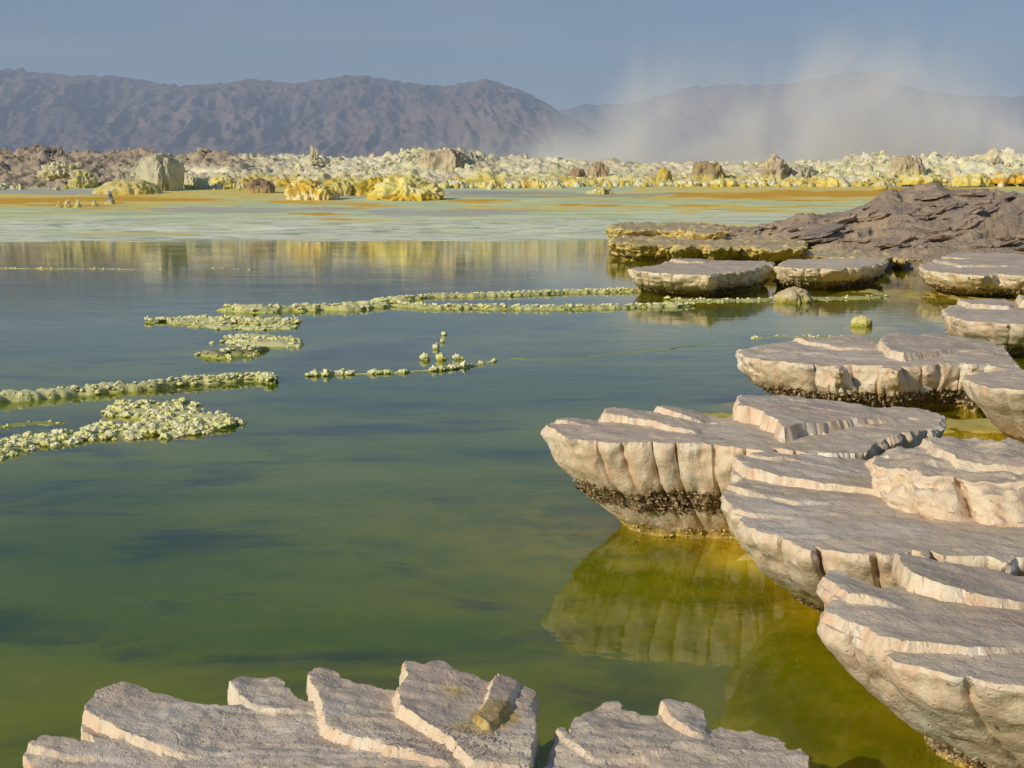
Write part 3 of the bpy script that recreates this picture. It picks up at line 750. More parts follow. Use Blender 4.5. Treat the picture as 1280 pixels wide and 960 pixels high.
strip([(830, 374), (880, 376), (950, 375), (1000, 374), (1060, 373), (1112, 371)], .28, .025, 0, 'pale green crust rim along the water at the feet of the twin rocks', RG, nk=60, ks=(.02, .05), spread=.8, seed=16, tint=(.38, .42, .12), top=(.50, .52, .24))
strip([(940, 424), (980, 420), (1040, 421), (1110, 424)], .10, .006, -.002, 'broken greenish salt thread just behind the round mushroom rock', RG, nk=26, ks=(.015, .035), spread=1.0, seed=17, tint=(.38, .42, .12), top=(.50, .52, .24))
for i, (a, b, s, w) in enumerate([(555, 419, .030, 'farthest of the lone salt beads in mid pool'), (553, 428, .025, 'second farthest lone salt bead in mid pool, a tiny one'),
                                  (545, 436, .035, 'lone salt bead above the pair nearest the bead string'), (531, 450, .045, 'leftmost and largest lone salt bead just above the string'),
                                  (551, 450, .045, 'middle lone salt bead just above the bead string'), (571, 449, .034, 'right lone salt bead just above the string'),
                                  (577, 449, .020, 'tiny lone salt bead touching the right one above the string')]):
    x, y = P(a, b, 0)
    o = link('salt_bead', KNOBS[i], None, None, label='white ' + w, category='salt bead', group='lone salt beads in mid pool')
    o.location = (x, y, s * .4); o.scale = (s, s, s)
print('ridges', time.time() - T0)

# ------------------------------------------------------------------ free-standing lumps
def lump(name, label, cat, px, py_b, py_t, wpx, D, style='mound', col=(.6, .5, .3), col2=None, foot=None, sub=5, rough=.25, depth=.8, seed=0, group=None, lean=0.0, mat=None, yscale=1.0):
    x, y, zt = PD(px, py_t, D); zb = PD(px, py_b, D)[2]
    h = (zt - zb); w = wpx / F * D / 2
    v, f = ICO[sub]; v = v.copy()
    up = np.clip(v[:, 2], -.35, 1)
    if style == 'block':
        e = .45
        v = np.sign(v) * np.abs(v) ** e; v /= np.max(np.abs(v), axis=1)[:, None] ** .35
        up = np.clip(v[:, 2], -.3, 1.2); up = up / up.max()
        xy = v[:, :2] * (1 - .16 * np.clip(up, 0, 1))[:, None]
    elif style == 'spire':
        xy = v[:, :2] * (1 - np.clip(up, 0, 1) ** .8 * .55)[:, None]
    elif style == 'crag':
        xy = v[:, :2] * 1.0; up = np.sign(up) * np.abs(up) ** .75
    else: xy = v[:, :2] * 1.0
    X, Y, Z = xy[:, 0] * w, xy[:, 1] * w * depth, np.clip(up, -.3, 1) * h
    s = 1 / max(w, h)
    k1 = fbm(X * s * 1.8, Y * s * 1.8, Z * s * (.9 if style in ('block', 'crag') else 1.8) + seed, 4)
    k2 = ridged(X * s * 4, Y * s * 4, Z * s * 1.6 + seed, 3) - .9
    rr = max(w, h) * rough
    nx, ny = v[:, 0], v[:, 1]
    X = X + nx * rr * (k1 * .8 + k2 * .35) + lean * Z; Y = Y + ny * rr * (k1 * .8 + k2 * .35)
    Z = Z + np.clip(up, 0, 1) * h * rough * (k1 * .9 + .5 * k2)
    if style == 'crag':
        Z = Z + np.clip(up, 0, 1) * h * .22 * ridged(X * s * 6 + seed, Y * s * 6, 0, 2)
    Z = Z * 1.0
    zm = Z.max(); Z = np.where(Z > 0, Z * h / zm, Z)
    col = np.array(col); col2 = np.array(col2 if col2 is not None else col * .8); foot = np.array(foot if foot is not None else col)
    t = sstep(-.2, .4, fbm(X * s * 2.5, Y * s * 2.5, Z * s * 2.5 + seed + 9, 3))[:, None]
    c = col * (1 - t) + col2 * t
    ft = sstep(.32, .05, Z / h + .12 * k1)[:, None]
    c = c * (1 - ft) + foot * ft
    o = link(name, mesh_from(name, np.column_stack([X, Y * yscale, Z]), f, True, {'tint': np.column_stack([c, np.ones(len(c))])}), mat or M_TINT, None, **({'label': label, 'category': cat} if cat else {}))
    if group: o['group'] = group
    o.location = (x, y, zb)
    return o
CREAM, YEL, ORG, GREY, BRN = (.80, .75, .46), (.80, .68, .18), (.74, .45, .05), (.66, .64, .42), (.36, .26, .17)
lump('boulder', 'big square pale boulder standing on the far shore at left, dark on its right side', 'boulder', 199, 232, 190, 52, 84, 'block', (.50, .47, .34), (.58, .56, .40), (.62, .56, .30), rough=.16, seed=1)
bpy.data.objects['boulder'].rotation_euler.z = -.6
lump('salt_pillar', 'small grey finger of rock on the far shore left of the square boulder', 'salt pillar', 137, 254, 238, 10, 66, 'spire', (.34, .34, .32), (.22, .22, .22), (.6, .56, .3), sub=4, rough=.16, seed=2)
lump('salt_spire', 'sharp white pointed spire rising over the far crust crest', 'salt spire', 392, 204, 181, 22, 100, 'spire', (.56, .50, .36), (.66, .62, .44), (.7, .66, .42), sub=4, rough=.3, seed=3)
lump('sulphur_mound', 'large bright yellow lumpy sulphur mound on the far shore with orange foot', 'sulphur mound', 509, 249, 218, 92, 71, 'mound', (.80, .72, .24), (.74, .66, .36), (.68, .46, .06), rough=.34, seed=4)
lump('sulphur_mound', 'ragged dark-topped yellow mound joined to the left of the large yellow one', 'sulphur mound', 470, 243, 220, 50, 76, 'crag', (.66, .52, .08), (.40, .30, .05), (.68, .52, .1), rough=.35, seed=5)
lump('sulphur_mound', 'ragged yellow and orange sulphur mound left of the large yellow one, nearer the square boulder', 'sulphur mound', 388, 249, 222, 62, 71, 'crag', (.80, .70, .26), (.70, .46, .06), (.80, .74, .44), rough=.36, seed=6)
lump('sulphur_mound', 'small pale sulphur heap between the two yellow mounds', 'sulphur mound', 425, 241, 225, 34, 76, 'crag', (.66, .60, .24), (.62, .50, .12), (.7, .6, .2), sub=4, rough=.36, seed=7)
lump('boulder', 'squat brown pointed boulder on orange shore right of the square boulder', 'boulder', 326, 238, 223, 34, 80, 'crag', (.36, .26, .17), (.28, .19, .13), (.44, .32, .14), sub=4, rough=.3, seed=8)
lump('rock_crag', 'broad tan cliff-like crag on the highest part of the far crest', 'rock crag', 552, 212, 185, 52, 98, 'block', (.52, .43, .30), (.60, .52, .36), (.66, .58, .34), rough=.24, seed=9)
lump('rock_crag', 'grey jagged crag joined to the right of the tan one on the crest', 'rock crag', 586, 210, 187, 38, 101, 'crag', (.48, .45, .34), (.38, .35, .26), (.6, .55, .38), rough=.30, seed=10)
lump('rock_crag', 'ragged pale crag crest left of the tan one', 'rock crag', 520, 208, 189, 40, 103, 'crag', (.60, .56, .38), (.5, .46, .32), (.64, .6, .38), rough=.3, seed=30)
lump('boulder', 'brown pointed boulder with cream stripe, right one of two at picture centre right', 'boulder', 749, 225, 201, 24, 96, 'crag', (.40, .29, .19), (.54, .45, .28), (.62, .56, .3), sub=4, rough=.26, seed=11)
lump('boulder', 'low brown boulder, left one of two at picture centre right', 'boulder', 721, 225, 210, 22, 96, 'crag', (.40, .30, .18), (.34, .25, .15), (.62, .5, .16), sub=4, rough=.28, seed=12)
lump('boulder', 'dark brown square-topped boulder behind the orange flat', 'boulder', 886, 223, 201, 38, 96, 'block', (.36, .28, .18), (.46, .35, .14), (.62, .52, .18), rough=.26, seed=13)
lump('sulphur_mound', 'small orange-capped mound left of the dark square-topped boulder', 'sulphur mound', 830, 229, 209, 22, 94, 'mound', (.62, .44, .07), (.58, .52, .26), (.66, .60, .3), sub=4, rough=.22, seed=14)
lump('rock_crag', 'tall ragged pinkish tower on the far shore right of centre', 'rock crag', 968, 226, 189, 40, 96, 'crag', (.48, .39, .28), (.60, .54, .36), (.64, .56, .26), rough=.36, seed=15)
lump('rock_crag', 'low shoulder of rock leaning on the right of the ragged pinkish tower', 'rock crag', 1000, 226, 204, 40, 97, 'crag', (.48, .42, .30), (.6, .55, .38), (.66, .6, .3), sub=4, rough=.32, seed=16)
lump('boulder', 'smooth tan wedge boulder on the far crest near the right edge', 'boulder', 1134, 218, 192, 40, 97, 'crag', (.50, .40, .27), (.54, .45, .30), (.6, .52, .22), rough=.22, seed=17)
lump('salt_heap', 'pale round salt heap on the orange flat near the outcrop', 'salt heap', 1102, 234, 225, 16, 84, 'mound', (.60, .58, .30), (.66, .62, .4), (.6, .5, .14), sub=4, rough=.2, seed=18)
lump('salt_heap', 'cluster-like white and yellow heap by the water at centre right', 'salt heap', 750, 245, 233, 32, 78, 'crag', (.70, .66, .40), (.62, .54, .14), (.66, .5, .1), sub=4, rough=.5, seed=19, depth=.5)
lump('brown_hummock', 'dark brown rubble hummock on the skyline at far left', 'hummock', 47, 205, 180, 58, 104, 'mound', (.32, .26, .18), (.22, .17, .12), (.36, .30, .2), rough=.3, seed=20)
lump('brown_hummock', 'small pointed knob on the skyline right of the dark hummock', 'hummock', 75, 200, 182, 14, 103, 'spire', (.36, .30, .22), (.5, .44, .32), (.36, .3, .2), sub=4, rough=.3, seed=21)
lump('sulphur_mound', 'yellow stained slope on the brown ground at far left', 'sulphur mound', 78, 220, 200, 52, 92, 'mound', (.74, .69, .40), (.52, .44, .30), (.56, .50, .24), rough=.42, seed=22)
lump('sulphur_mound', 'low yellow hump with a grey hollow right of the stained slope', 'sulphur mound', 103, 231, 211, 30, 88, 'mound', (.68, .60, .20), (.52, .46, .30), (.56, .50, .2), rough=.38, seed=23)
lump('sulphur_mound', 'smooth yellow apron in front of the square boulder', 'sulphur mound', 158, 246, 224, 84, 79, 'mound', (.62, .50, .14), (.66, .58, .28), (.58, .42, .06), rough=.14, seed=24)
for i, (a, b, t, w, l) in enumerate([(74, 257, 250, 7, 'leftmost of the little cream cones in the orange shallows'), (84, 258, 249, 9, 'cream cone second from left in the orange shallows'),
                                     (97, 258, 249, 9, 'cream cone third from left in the orange shallows'), (118, 256, 250, 8, 'cream cone nearest the grey rock finger in the orange shallows')]):
    lump('salt_cone', l, 'salt cone', a, b, t, w, 63, 'spire', (.62, .56, .26), (.7, .66, .42), (.6, .5, .15), sub=3, rough=.25, seed=40 + i, group='cream cones in the orange shallows')
for i, (a, b, t, w, c, l) in enumerate([(571, 235, 222, 26, CREAM, 'cream shore lump right of the large yellow mound'), (612, 236, 222, 30, YEL, 'yellow round shore lump, first right of the cream one'),
                                        (640, 236, 224, 24, CREAM, 'pale shore lump left of an orange-footed one'), (657, 236, 222, 16, ORG, 'narrow orange-footed shore lump'),
                                        (676, 236, 221, 24, YEL, 'bright yellow shore lump beside the narrow orange-footed one'), (692, 236, 223, 26, CREAM, 'white shore lump at the end of the yellow row'),
                                        (720, 232, 222, 30, YEL, 'yellow crust lump below the two brown boulders'), (860, 231, 221, 30, CREAM, 'cream lump left below the dark square-topped boulder'),
                                        (905, 232, 220, 34, YEL, 'yellow lump right below the dark square-topped boulder'), (1040, 232, 218, 36, YEL, 'yellow lump on the orange flat right of the ragged tower'),
                                        (1155, 228, 216, 44, YEL, 'yellow lump right below the smooth wedge boulder'), (1215, 229, 214, 50, YEL, 'bright yellow lump near the right edge'),
                                        (1262, 226, 212, 50, ORG, 'orange yellow lump cut by the right edge'), (277, 232, 217, 30, YEL, 'yellow lump above the orange flat right of the square boulder'),
                                        (240, 236, 216, 40, GREY, 'grey green lump in the shade of the square boulder')]):
    lump('sulphur_lump', l, 'sulphur lump', a, b, t + 2, w, 88 if b > 233 else 91, 'crag', c, tuple(q * .92 for q in CREAM), tuple(.5 * q + .5 * r_ for q, r_ in zip(c, ORG)), sub=4, rough=.34, seed=60 + i, depth=.7)
# near water
lump('salt_stub', 'little flat-topped yellow salt stub standing alone in the reflection of the twin rocks', 'salt stub', 1077, 405, 394, 28, 14.9, 'mound', (.80, .70, .28), (.66, .6, .3), (.42, .44, .1), sub=4, rough=.14, seed=80, mat=M_TINT_FINE)
lump('salt_stub', 'small rounded cream boulder at the waterline between the twin rocks', 'boulder', 992, 374, 358, 46, 18.2, 'mound', (.56, .44, .24), (.66, .56, .36), (.5, .44, .12), sub=4, rough=.22, seed=81, mat=M_TINT_FINE)
lump('salt_stub', 'short yellow ledge end peeping out behind the ship-bow rock', 'rock ledge', 905, 527, 517, 62, 8.4, 'block', (.58, .50, .12), (.5, .44, .08), (.42, .40, .06), sub=4, rough=.12, seed=82, depth=.5, mat=M_TINT_FINE)
print('lumps', time.time() - T0)

# ------------------------------------------------------------------ brown outcrop at right
def outcrop():
    # crest in pixels with its distance, foot line in pixels with height .2
    cpx = np.array([840, 870, 900, 950, 985, 1005, 1035, 1060, 1085, 1097, 1125, 1150, 1162, 1178, 1200, 1240, 1280, 1400, 1600])
    cpy = np.array([297, 289, 286, 281, 270, 267, 268, 262, 250, 240, 243, 238, 232, 238, 238, 236, 236, 232, 240])
    Dc = np.interp(cpx, [840, 1000, 1280], [35, 34, 33])
    cz = CAM_Z - (cpy - 240) / F * Dc
    nx, ny = 560, 300
    px = np.linspace(845, 1500, nx); t = np.linspace(-.25, 1.25, ny)
    PX, Tt = np.meshgrid(px, t)
    Df = np.interp(PX, [840, 950, 1020, 1100, 1280], [34, 30.5, 27.6, 26.4, 24.5]); DC = np.interp(PX, [840, 1000, 1280], [36, 34, 33])
    Y = Df + (DC - Df) * Tt; X = (PX - 640) / F * DC * (1 + (Tt - 1) * .12)
    crest = np.interp(PX, cpx, cz)
    tc = np.clip(Tt, 0, 1)
    env = (tc ** .72) * (crest - .1) + .1
    env = np.where(Tt > 1, crest * (1 - ((Tt - 1) / .25) ** 2 * .8), env)
    env = np.where(Tt < 0, .1 + Tt * 2, env)
    # overlapping tilted slabs
    u = X * .55 + Y * .35; w = -X * .2 + Y * .8
    big = fbm(X * .45, Y * .45, 3, 4)
    s1 = (w * .9 + env * 3.2 + 1.6 * noise(X * .35, Y * .35, 7)); f1 = s1 - np.floor(s1)
    m1 = sstep(-.1, .3, noise(X * .5, Y * .8, np.floor(s1) * 1.7))
    s2 = (w * 2.4 - X * .5 + env * 5 + 2.0 * noise(X * .8, Y * .8, 17)); f2 = s2 - np.floor(s2)
    m2 = sstep(-.1, .3, noise(X * 1.1, Y * 1.6, np.floor(s2) * 1.3))
    h = env + .16 * big + .20 * (1 - f1) * sstep(0, .05, f1) * m1 * .8 + .07 * (1 - f2) * sstep(0, .07, f2) * m2 - .08
    pit = sstep(.30, .55, noise(X * 1.3, Y * 1.1, 31)); h = h - .16 * pit * sstep(.1, .5, tc)
    h = h + .03 * fbm(X * 4, Y * 4, 5, 4) + .02 * ridged(X * 7, Y * 7, 6, 2)
    z = np.where(Tt > -.2, h, h - .5)
    c = np.ones(PX.shape + (4,))
    k = sstep(-.3, .4, fbm(X * .8, Y * .8, 44, 4))[..., None]
    c[..., :3] = np.array((.50, .385, .26)) * (1 - k) + np.array((.41, .32, .24)) * k
    k = sstep(.15, .5, fbm(X * 1.9, Y * 1.9, 55, 4))[..., None] * .8
    c[..., :3] = c[..., :3] * (1 - k) + np.array((.33, .27, .23)) * k
    k = (sstep(.35, .05, tc) * sstep(-.2, .4, noise(X * 2, Y * 2, 66)) * .5)[..., None]
    c[..., :3] = c[..., :3] * (1 - k) + np.array((.42, .34, .22)) * k
    s = NT('brown_rock'); p = s.coord()
    n1, n2 = s.noise(p, 3, 6, .7), s.noise(p, 14, 5, .7)
    col = s.mix(s.rng(n2, .5, .75, 0, .5), s.attr('tint'), (.13, .10, .085))
    col = s.mix(s.rng(n1, .5, .7, 0, .3), col, (.38, .30, .22))
    vc = s.voro(s.coord((1, 1.7, 2)), 2.2, 'DISTANCE_TO_EDGE')
    col = s.mix(s.rng(vc, 0, .02, .5, 0), col, (.07, .05, .04))
    s.principled(col, .9, s.bump(n2, .9, .05, s.bump(n1, .9, .12)), .15)
    off = np.array([12., 30., 0])
    v = np.stack([X, Y, z], -1).reshape(-1, 3) - off
    root = empty('rock_outcrop', tuple(off), 'long brown slabby rock outcrop rising to the right edge behind the salt rocks', 'rock outcrop')
    link('slab_mass', mesh_from('slab_mass', v, grid_faces(nx, ny), True, {'tint': c.reshape(-1, 4)}), s.m, root)
    # loose tilted slabs lying on it
    r = random.Random(3)
    base_v = np.array([(-1, -1, -1), (1, -1, -1), (1, 1, -1), (-1, 1, -1), (-1, -1, 1), (1, -1, 1), (1, 1, 1), (-1, 1, 1)], float)
    vi, fi = ICO[3]
    meshes = []
    for i in range(8):
        q = np.sign(vi) * np.abs(vi) ** .6
        d = 1 + .35 * noise(vi[:, 0] * 1.6, vi[:, 1] * 1.6, vi[:, 2] * 1.6 + i * 5) + .12 * noise(vi[:, 0] * 5, vi[:, 1] * 5, vi[:, 2] * 5 + i)
        q = q * d[:, None]
        me = mesh_from('slab', q, fi, True, {'tint': pig([(.52, .40, .28), (.46, .36, .26), (.38, .31, .25)][i % 3], len(q))}); me.materials.append(s.m); meshes.append(me)
    for i in range(150):
        a, b = r.randrange(5, nx - 160), r.randrange(60, 245)
        if PX[b, a] > 1330: continue
        sz = r.uniform(.06, .26) * (1 if r.random() < .8 else 1.6)
        o = bpy.data.objects.new('slab', r.choice(meshes)); COL.objects.link(o); o.parent = root
        o.location = (X[b, a] - off[0], Y[b, a] - off[1], z[b, a] + sz * .05)
        o.scale = (sz * r.uniform(1, 1.8), sz * r.uniform(.7, 1.2), sz * r.uniform(.14, .34))
        o.rotation_euler = (r.uniform(-.35, .2), r.uniform(-.45, .1), r.uniform(-.6, .9))
outcrop()
print('outcrop', time.time() - T0)

# ------------------------------------------------------------------ pool bed
def spaced(a, lo, hi, b, fine, k=1.07):
    xs = list(np.arange(lo, hi + fine, fine)); st = fine
    while xs[-1] < b: st *= k; xs.append(min(b, xs[-1] + st))
    st = fine; left = []
    x = lo
    while x > a: st *= k; x = max(a, x - st); left.append(x)
    return np.array(left[::-1] + xs)
def bed():
    xs = spaced(-60, -4, 6.5, 60, .06, 1.05); ys = spaced(-12, 2.0, 10, 48, .06, 1.03)
    X, Y = np.meshgrid(xs, ys)
    z = -.62 + .16 * fbm(X * .35, Y * .6, 2, 4) + .02 * fbm(X * 3, Y * 5, 4, 3)
    near = np.zeros_like(X)
    for b, zt in BASES:
        m = (np.abs(X - b[:, 0].mean()) < 4) & (np.abs(Y - b[:, 1].mean()) < 4)
        d = -sdist(X[m], Y[m], b) if m.any() else None
        if d is not None:
            f = np.exp(-np.clip(d, 0, None) / (.72 if b[:, 1].mean() < 8 else .55)); near[m] = np.maximum(near[m], f)
    z = z + near ** 1.3 * .46
    yel = near.copy()
    # shoals: pixel centre, half sizes in m, top height, yellowness
    for a, b, rx, ry, zt, ye in [(950, 690, .30, .30, -.012, 1), (985, 705, .16, .16, .012, 1), (1010, 745, .22, .25, -.05, .8), (1215, 532, .9, .42, .006, 1.2), (1290, 560, .5, .3, -.03, 1), (1130, 366, 1.6, 1.4, .0, .7),
                                 (1010, 372, 2.2, .5, -.01, .7), (1210, 372, 1.6, .8, .0, .9), (1090, 408, .5, .4, -.01, .6), (880, 378, 1.6, .5, -.02, .6), (1170, 350, 2.0, 1.8, -.01, .6), (1070, 335, 2.6, 1.6, -.02, .6),
                                 (830, 660, .12, .2, -.03, 1), (1000, 500, .9, .3, -.03, 1), (1100, 506, .5, .25, -.01, 1.1), (445, 446, .7, 1.1, -.07, -1.0), (350, 386, 1.6, .35, -.03, .5), (200, 522, .6, .42, -.02, .7), (120, 490, 1.0, .18, -.04, .6), (120, 545, 1.0, .2, -.03, .6), (320, 403, 1.0, .5, -.03, .5), (320, 425, .6, .4, -.03, .5)]:
        cx, cy_ = P(a, b, 0)
        r = np.sqrt(((X - cx) / rx) ** 2 + ((Y - cy_) / ry) ** 2) + .25 * noise(X * 3 / rx, Y * 3 / ry, 3)
        f = sstep(1.5, .55, r)
        z = np.maximum(z, z * (1 - f) + f * (zt + .014 * fbm(X * 7, Y * 7, 1, 3)))
        yel = np.where(ye > 0, np.maximum(yel, f * ye), yel + f * ye)
    shore = np.maximum(sstep(-1.5, -6, Y), sstep(50, 58, np.abs(X))) * (Y < 38)
    z = z * (1 - shore) + .35 * shore
    # pigment: green mud, dark blue-green weed drifts, yellow crust
    g = np.array((.12, .19, .06)); g2 = np.array((.22, .27, .07)); dk = np.array((.05, .10, .10)); ye = np.array((.92, .66, .10)); ye2 = np.array((.62, .42, .03))
    c = np.ones(X.shape + (4,))
    n1 = sstep(-.35, .5, fbm(X * .45 - Y * .25, Y * .9, 21, 4))[..., None]
    c[..., :3] = g * (1 - n1) + g2 * n1
    n2 = (sstep(.05, .6, fbm(X * .8 - Y * .4, Y * 1.7, 33, 4)) * .85)[..., None]
    c[..., :3] = c[..., :3] * (1 - n2) + dk * n2
    k = np.clip(yel, 0, 1)[..., None]; q = sstep(-.3, .4, fbm(X * 3, Y * 4, 60, 3))[..., None]
    c[..., :3] = c[..., :3] * (1 - k) + (ye * (1 - q) + ye2 * q) * k
    k = np.clip(-yel, 0, 1)[..., None] * .8
    c[..., :3] = c[..., :3] * (1 - k) + np.array((.05, .12, .07)) * k
    # crust just breaking the surface is paler
    k = sstep(-.03, .015, z)[..., None] * (1 - shore[..., None]) * .7
    pale = np.where(fbm(X * 2, Y * 2, 70, 2)[..., None] > 0, np.array((.52, .42, .14)), np.array((.42, .42, .18)))
    c[..., :3] = c[..., :3] * (1 - k) + pale * k
    k = shore[..., None]
    c[..., :3] = c[..., :3] * (1 - k) + np.array((.5, .48, .32)) * k
    link('pool_bed', mesh_from('pool_bed', np.stack([X, Y, z], -1).reshape(-1, 3), grid_faces(len(xs), len(ys)), True, {'tint': c.reshape(-1, 4)}),
         crust_vcol('bed_mud', 2.0, dark=.15, bumpd=.01), kind='structure')
    kx, ky = (xs > -58.5) & (xs < 58.5), (ys > -9) & (ys < 46)
    make_water(xs[kx], ys[ky], z[np.ix_(ky, kx)], np.clip(yel, 0, 1)[np.ix_(ky, kx)])
bed()
print('bed', time.time() - T0)

# ------------------------------------------------------------------ far terrace, crust field, plain
def ground_z(Y): return np.interp(Y, [36, 39.5, 41.2, 47, 60, 70, 85, 95, 130], [-.6, -.04, .0, .09, .70, 1.15, 1.75, 2.2, 2.3])
def spots(PX, PY, lst, seed):
    r = np.zeros(PX.shape)
    for a, b, w, h in lst:
        d = ((PX - a) / w) ** 2 + ((PY - b) / h) ** 2
        d = np.sqrt(d) + .55 * fbm(PX / w * 1.6, PY / h * 1.2, seed + a * .01, 4)
        r = np.maximum(r, sstep(1.05, .75, d))
    return r
def terrace():
    xs = np.linspace(-62, 62, 760); ys = np.concatenate([np.linspace(36.5, 90, 345), np.linspace(90.4, 130, 60)])
    X, Y = np.meshgrid(xs, ys)
    z = ground_z(Y + (2.6 * noise(X * .10, Y * .25, 4) + 1.0 * noise(X * .45, Y * .6, 14)) * sstep(37, 42, Y) * sstep(60, 48, Y))
    # rimstone steps
    u = Y * .55 + 1.2 * noise(X * .08, Y * .2, 8) + .25 * noise(X * .5, Y * .5, 5); f = u - np.floor(u)
    rim = np.exp(-((f - .5) / .10) ** 2)
    lowz = sstep(38, 41, Y) * sstep(62, 50, Y)
    z = z + .028 * rim * lowz * (.6 + noise(X * .7, Y * .7, 2)) + .012 * fbm(X * .9, Y * 1.2, 3, 4)
    PX, PY = proj(X, Y, z)
    C = np.ones(X.shape + (4,))
    def lay(m, col): C[..., :3] = C[..., :3] * (1 - m[..., None]) + np.array(col) * m[..., None]
    C[..., :3] = (.70, .80, .46)
    lay(sstep(-.1, .35, fbm(X * .2, Y * .75, 11, 4)), (.58, .70, .50))
    lay(sstep(.05, .4, fbm(X * .19 + 4, Y * .9, 12, 4)), (.88, .88, .44))
    lay(sstep(.1, .5, fbm(X * .26, Y * 1.1, 13, 4)) * .8, (.54, .64, .30))
    lay(sstep(275, 284, PY) * sstep(-.35, .3, fbm(X * .35, Y * 1.3, 15, 5)), (.95, .95, .66))
    lay(sstep(270, 278, PY) * sstep(.05, .25, fbm(X * .8, Y * 2.2, 16, 5)) * .75, (.34, .42, .34))
    lay(sstep(266, 278, PY) * sstep(.12, .3, fbm(X * .7, Y * 2.6, 26, 5)) * .8, (.95, .95, .80))
    lay(lowz * rim * .6, (.62, .62, .48))
    lay(sstep(255, 262, PY) * sstep(.0, .3, fbm(X * .22, Y * 1.0, 33, 5)) * .7, (.90, .90, .62))
    och = [(130, 250, 210, 7), (-40, 250, 200, 8), (260, 244, 150, 6), (170, 256, 60, 2), (30, 256, 110, 3), (960, 242, 170, 10), (1100, 240, 170, 12), (1240, 232, 160, 6), (1000, 245, 150, 3), (700, 260, 40, 3.0), (727, 257, 42, 3), (800, 259, 30, 2),
           (890, 258, 46, 3.2), (945, 260, 30, 3), (860, 262, 20, 4), (640, 261, 60, 2.5), (590, 252, 60, 2), (450, 275, 60, 1.6), (920, 283, 26, 3.5), (870, 280, 30, 3), (730, 246, 60, 2.5), (920, 236, 100, 4), (150, 292, 90, 1.6), (600, 258, 20, 1.2), (330, 240, 70, 5), (820, 236, 40, 3), (60, 240, 30, 2)]
    lay(spots(PX, PY, och, 1) * .92, (.92, .70, .14))
    lay(spots(PX, PY, och, 5) * sstep(-.1, .3, fbm(X * .3, Y * .9, 19, 4)) * .75, (.88, .78, .34))
    lay(sstep(238, 243, PY) * sstep(272, 262, PY) * sstep(.28, .46, fbm(X * .22, Y * .6, 41, 5)) * .9, (.92, .72, .16))
    lay(sstep(238, 243, PY) * sstep(268, 260, PY) * sstep(.48, .62, fbm(X * .22, Y * .6, 41, 5)) * .9, (.82, .46, .04))
    rust = [(120, 249, 150, 3.2), (-20, 252, 100, 3.5), (230, 250, 60, 1.6), (100, 257, 70, 1.5), (392, 267.5, 34, 1.6), (425, 274, 24, 1.1), (590, 250.5, 46, 1.3), (905, 244, 80, 3.5), (1040, 242, 120, 4.5), (1150, 239, 80, 4.5), (712, 256, 18, 1.5), (755, 257, 26, 1.3),
            (855, 257, 18, 1.2), (880, 257, 18, 1.4), (1010, 251, 40, 1.0), (600, 250, 30, 1), (980, 231, 90, 1.2), (148, 253, 10, 1)]
    lay(spots(PX, PY, rust, 3) * .95, (.82, .44, .03))
    lay(spots(PX, PY, [(30, 239, 110, 4), (300, 262, 130, 4), (560, 266, 120, 4), (110, 240, 60, 3), (420, 243, 50, 5), (590, 242, 60, 4), (470, 244, 40, 3)], 7) * .85, (.56, .54, .46))
    lay(spots(PX, PY, [(640, 241, 90, 3), (780, 244, 70, 3), (660, 246, 60, 2)], 8) * .6, (.40, .42, .38))
    lay(spots(PX, PY, [(1180, 233, 80, 2)], 9) * .9, (.34, .46, .34))
    lay(sstep(228, 222, PY) * .8, (.60, .55, .34))
    lay(sstep(236, 228, PY) * sstep(180, 120, PX), (.36, .30, .20))
    s = NT('wet_terrace'); p = s.coord((.8, 1.6, 1)); n = s.noise(p, 2.2, 5, .65); n2 = s.noise(p, 9, 3, .6)
    c = s.mix(s.rng(n, .4, .65, 0, .35), s.attr('tint'), s.mix(1.0, s.attr('tint'), (.62, .68, .60), 'MULTIPLY'))
    c = s.mix(s.rng(n2, .5, .7, 0, .3), c, s.mix(1.0, s.attr('tint'), (1.3, 1.3, 1.25), 'MULTIPLY'))
    s.principled(c, s.rng(n, .4, .6, .55, .9), s.bump(n, .3, .02), .12)
    link('salt_terrace', mesh_from('salt_terrace', np.stack([X, Y, z], -1).reshape(-1, 3), grid_faces(760, len(ys)), True, {'tint': C.reshape(-1, 4)}), s.m, kind='structure')
terrace()
print('terrace', time.time() - T0)

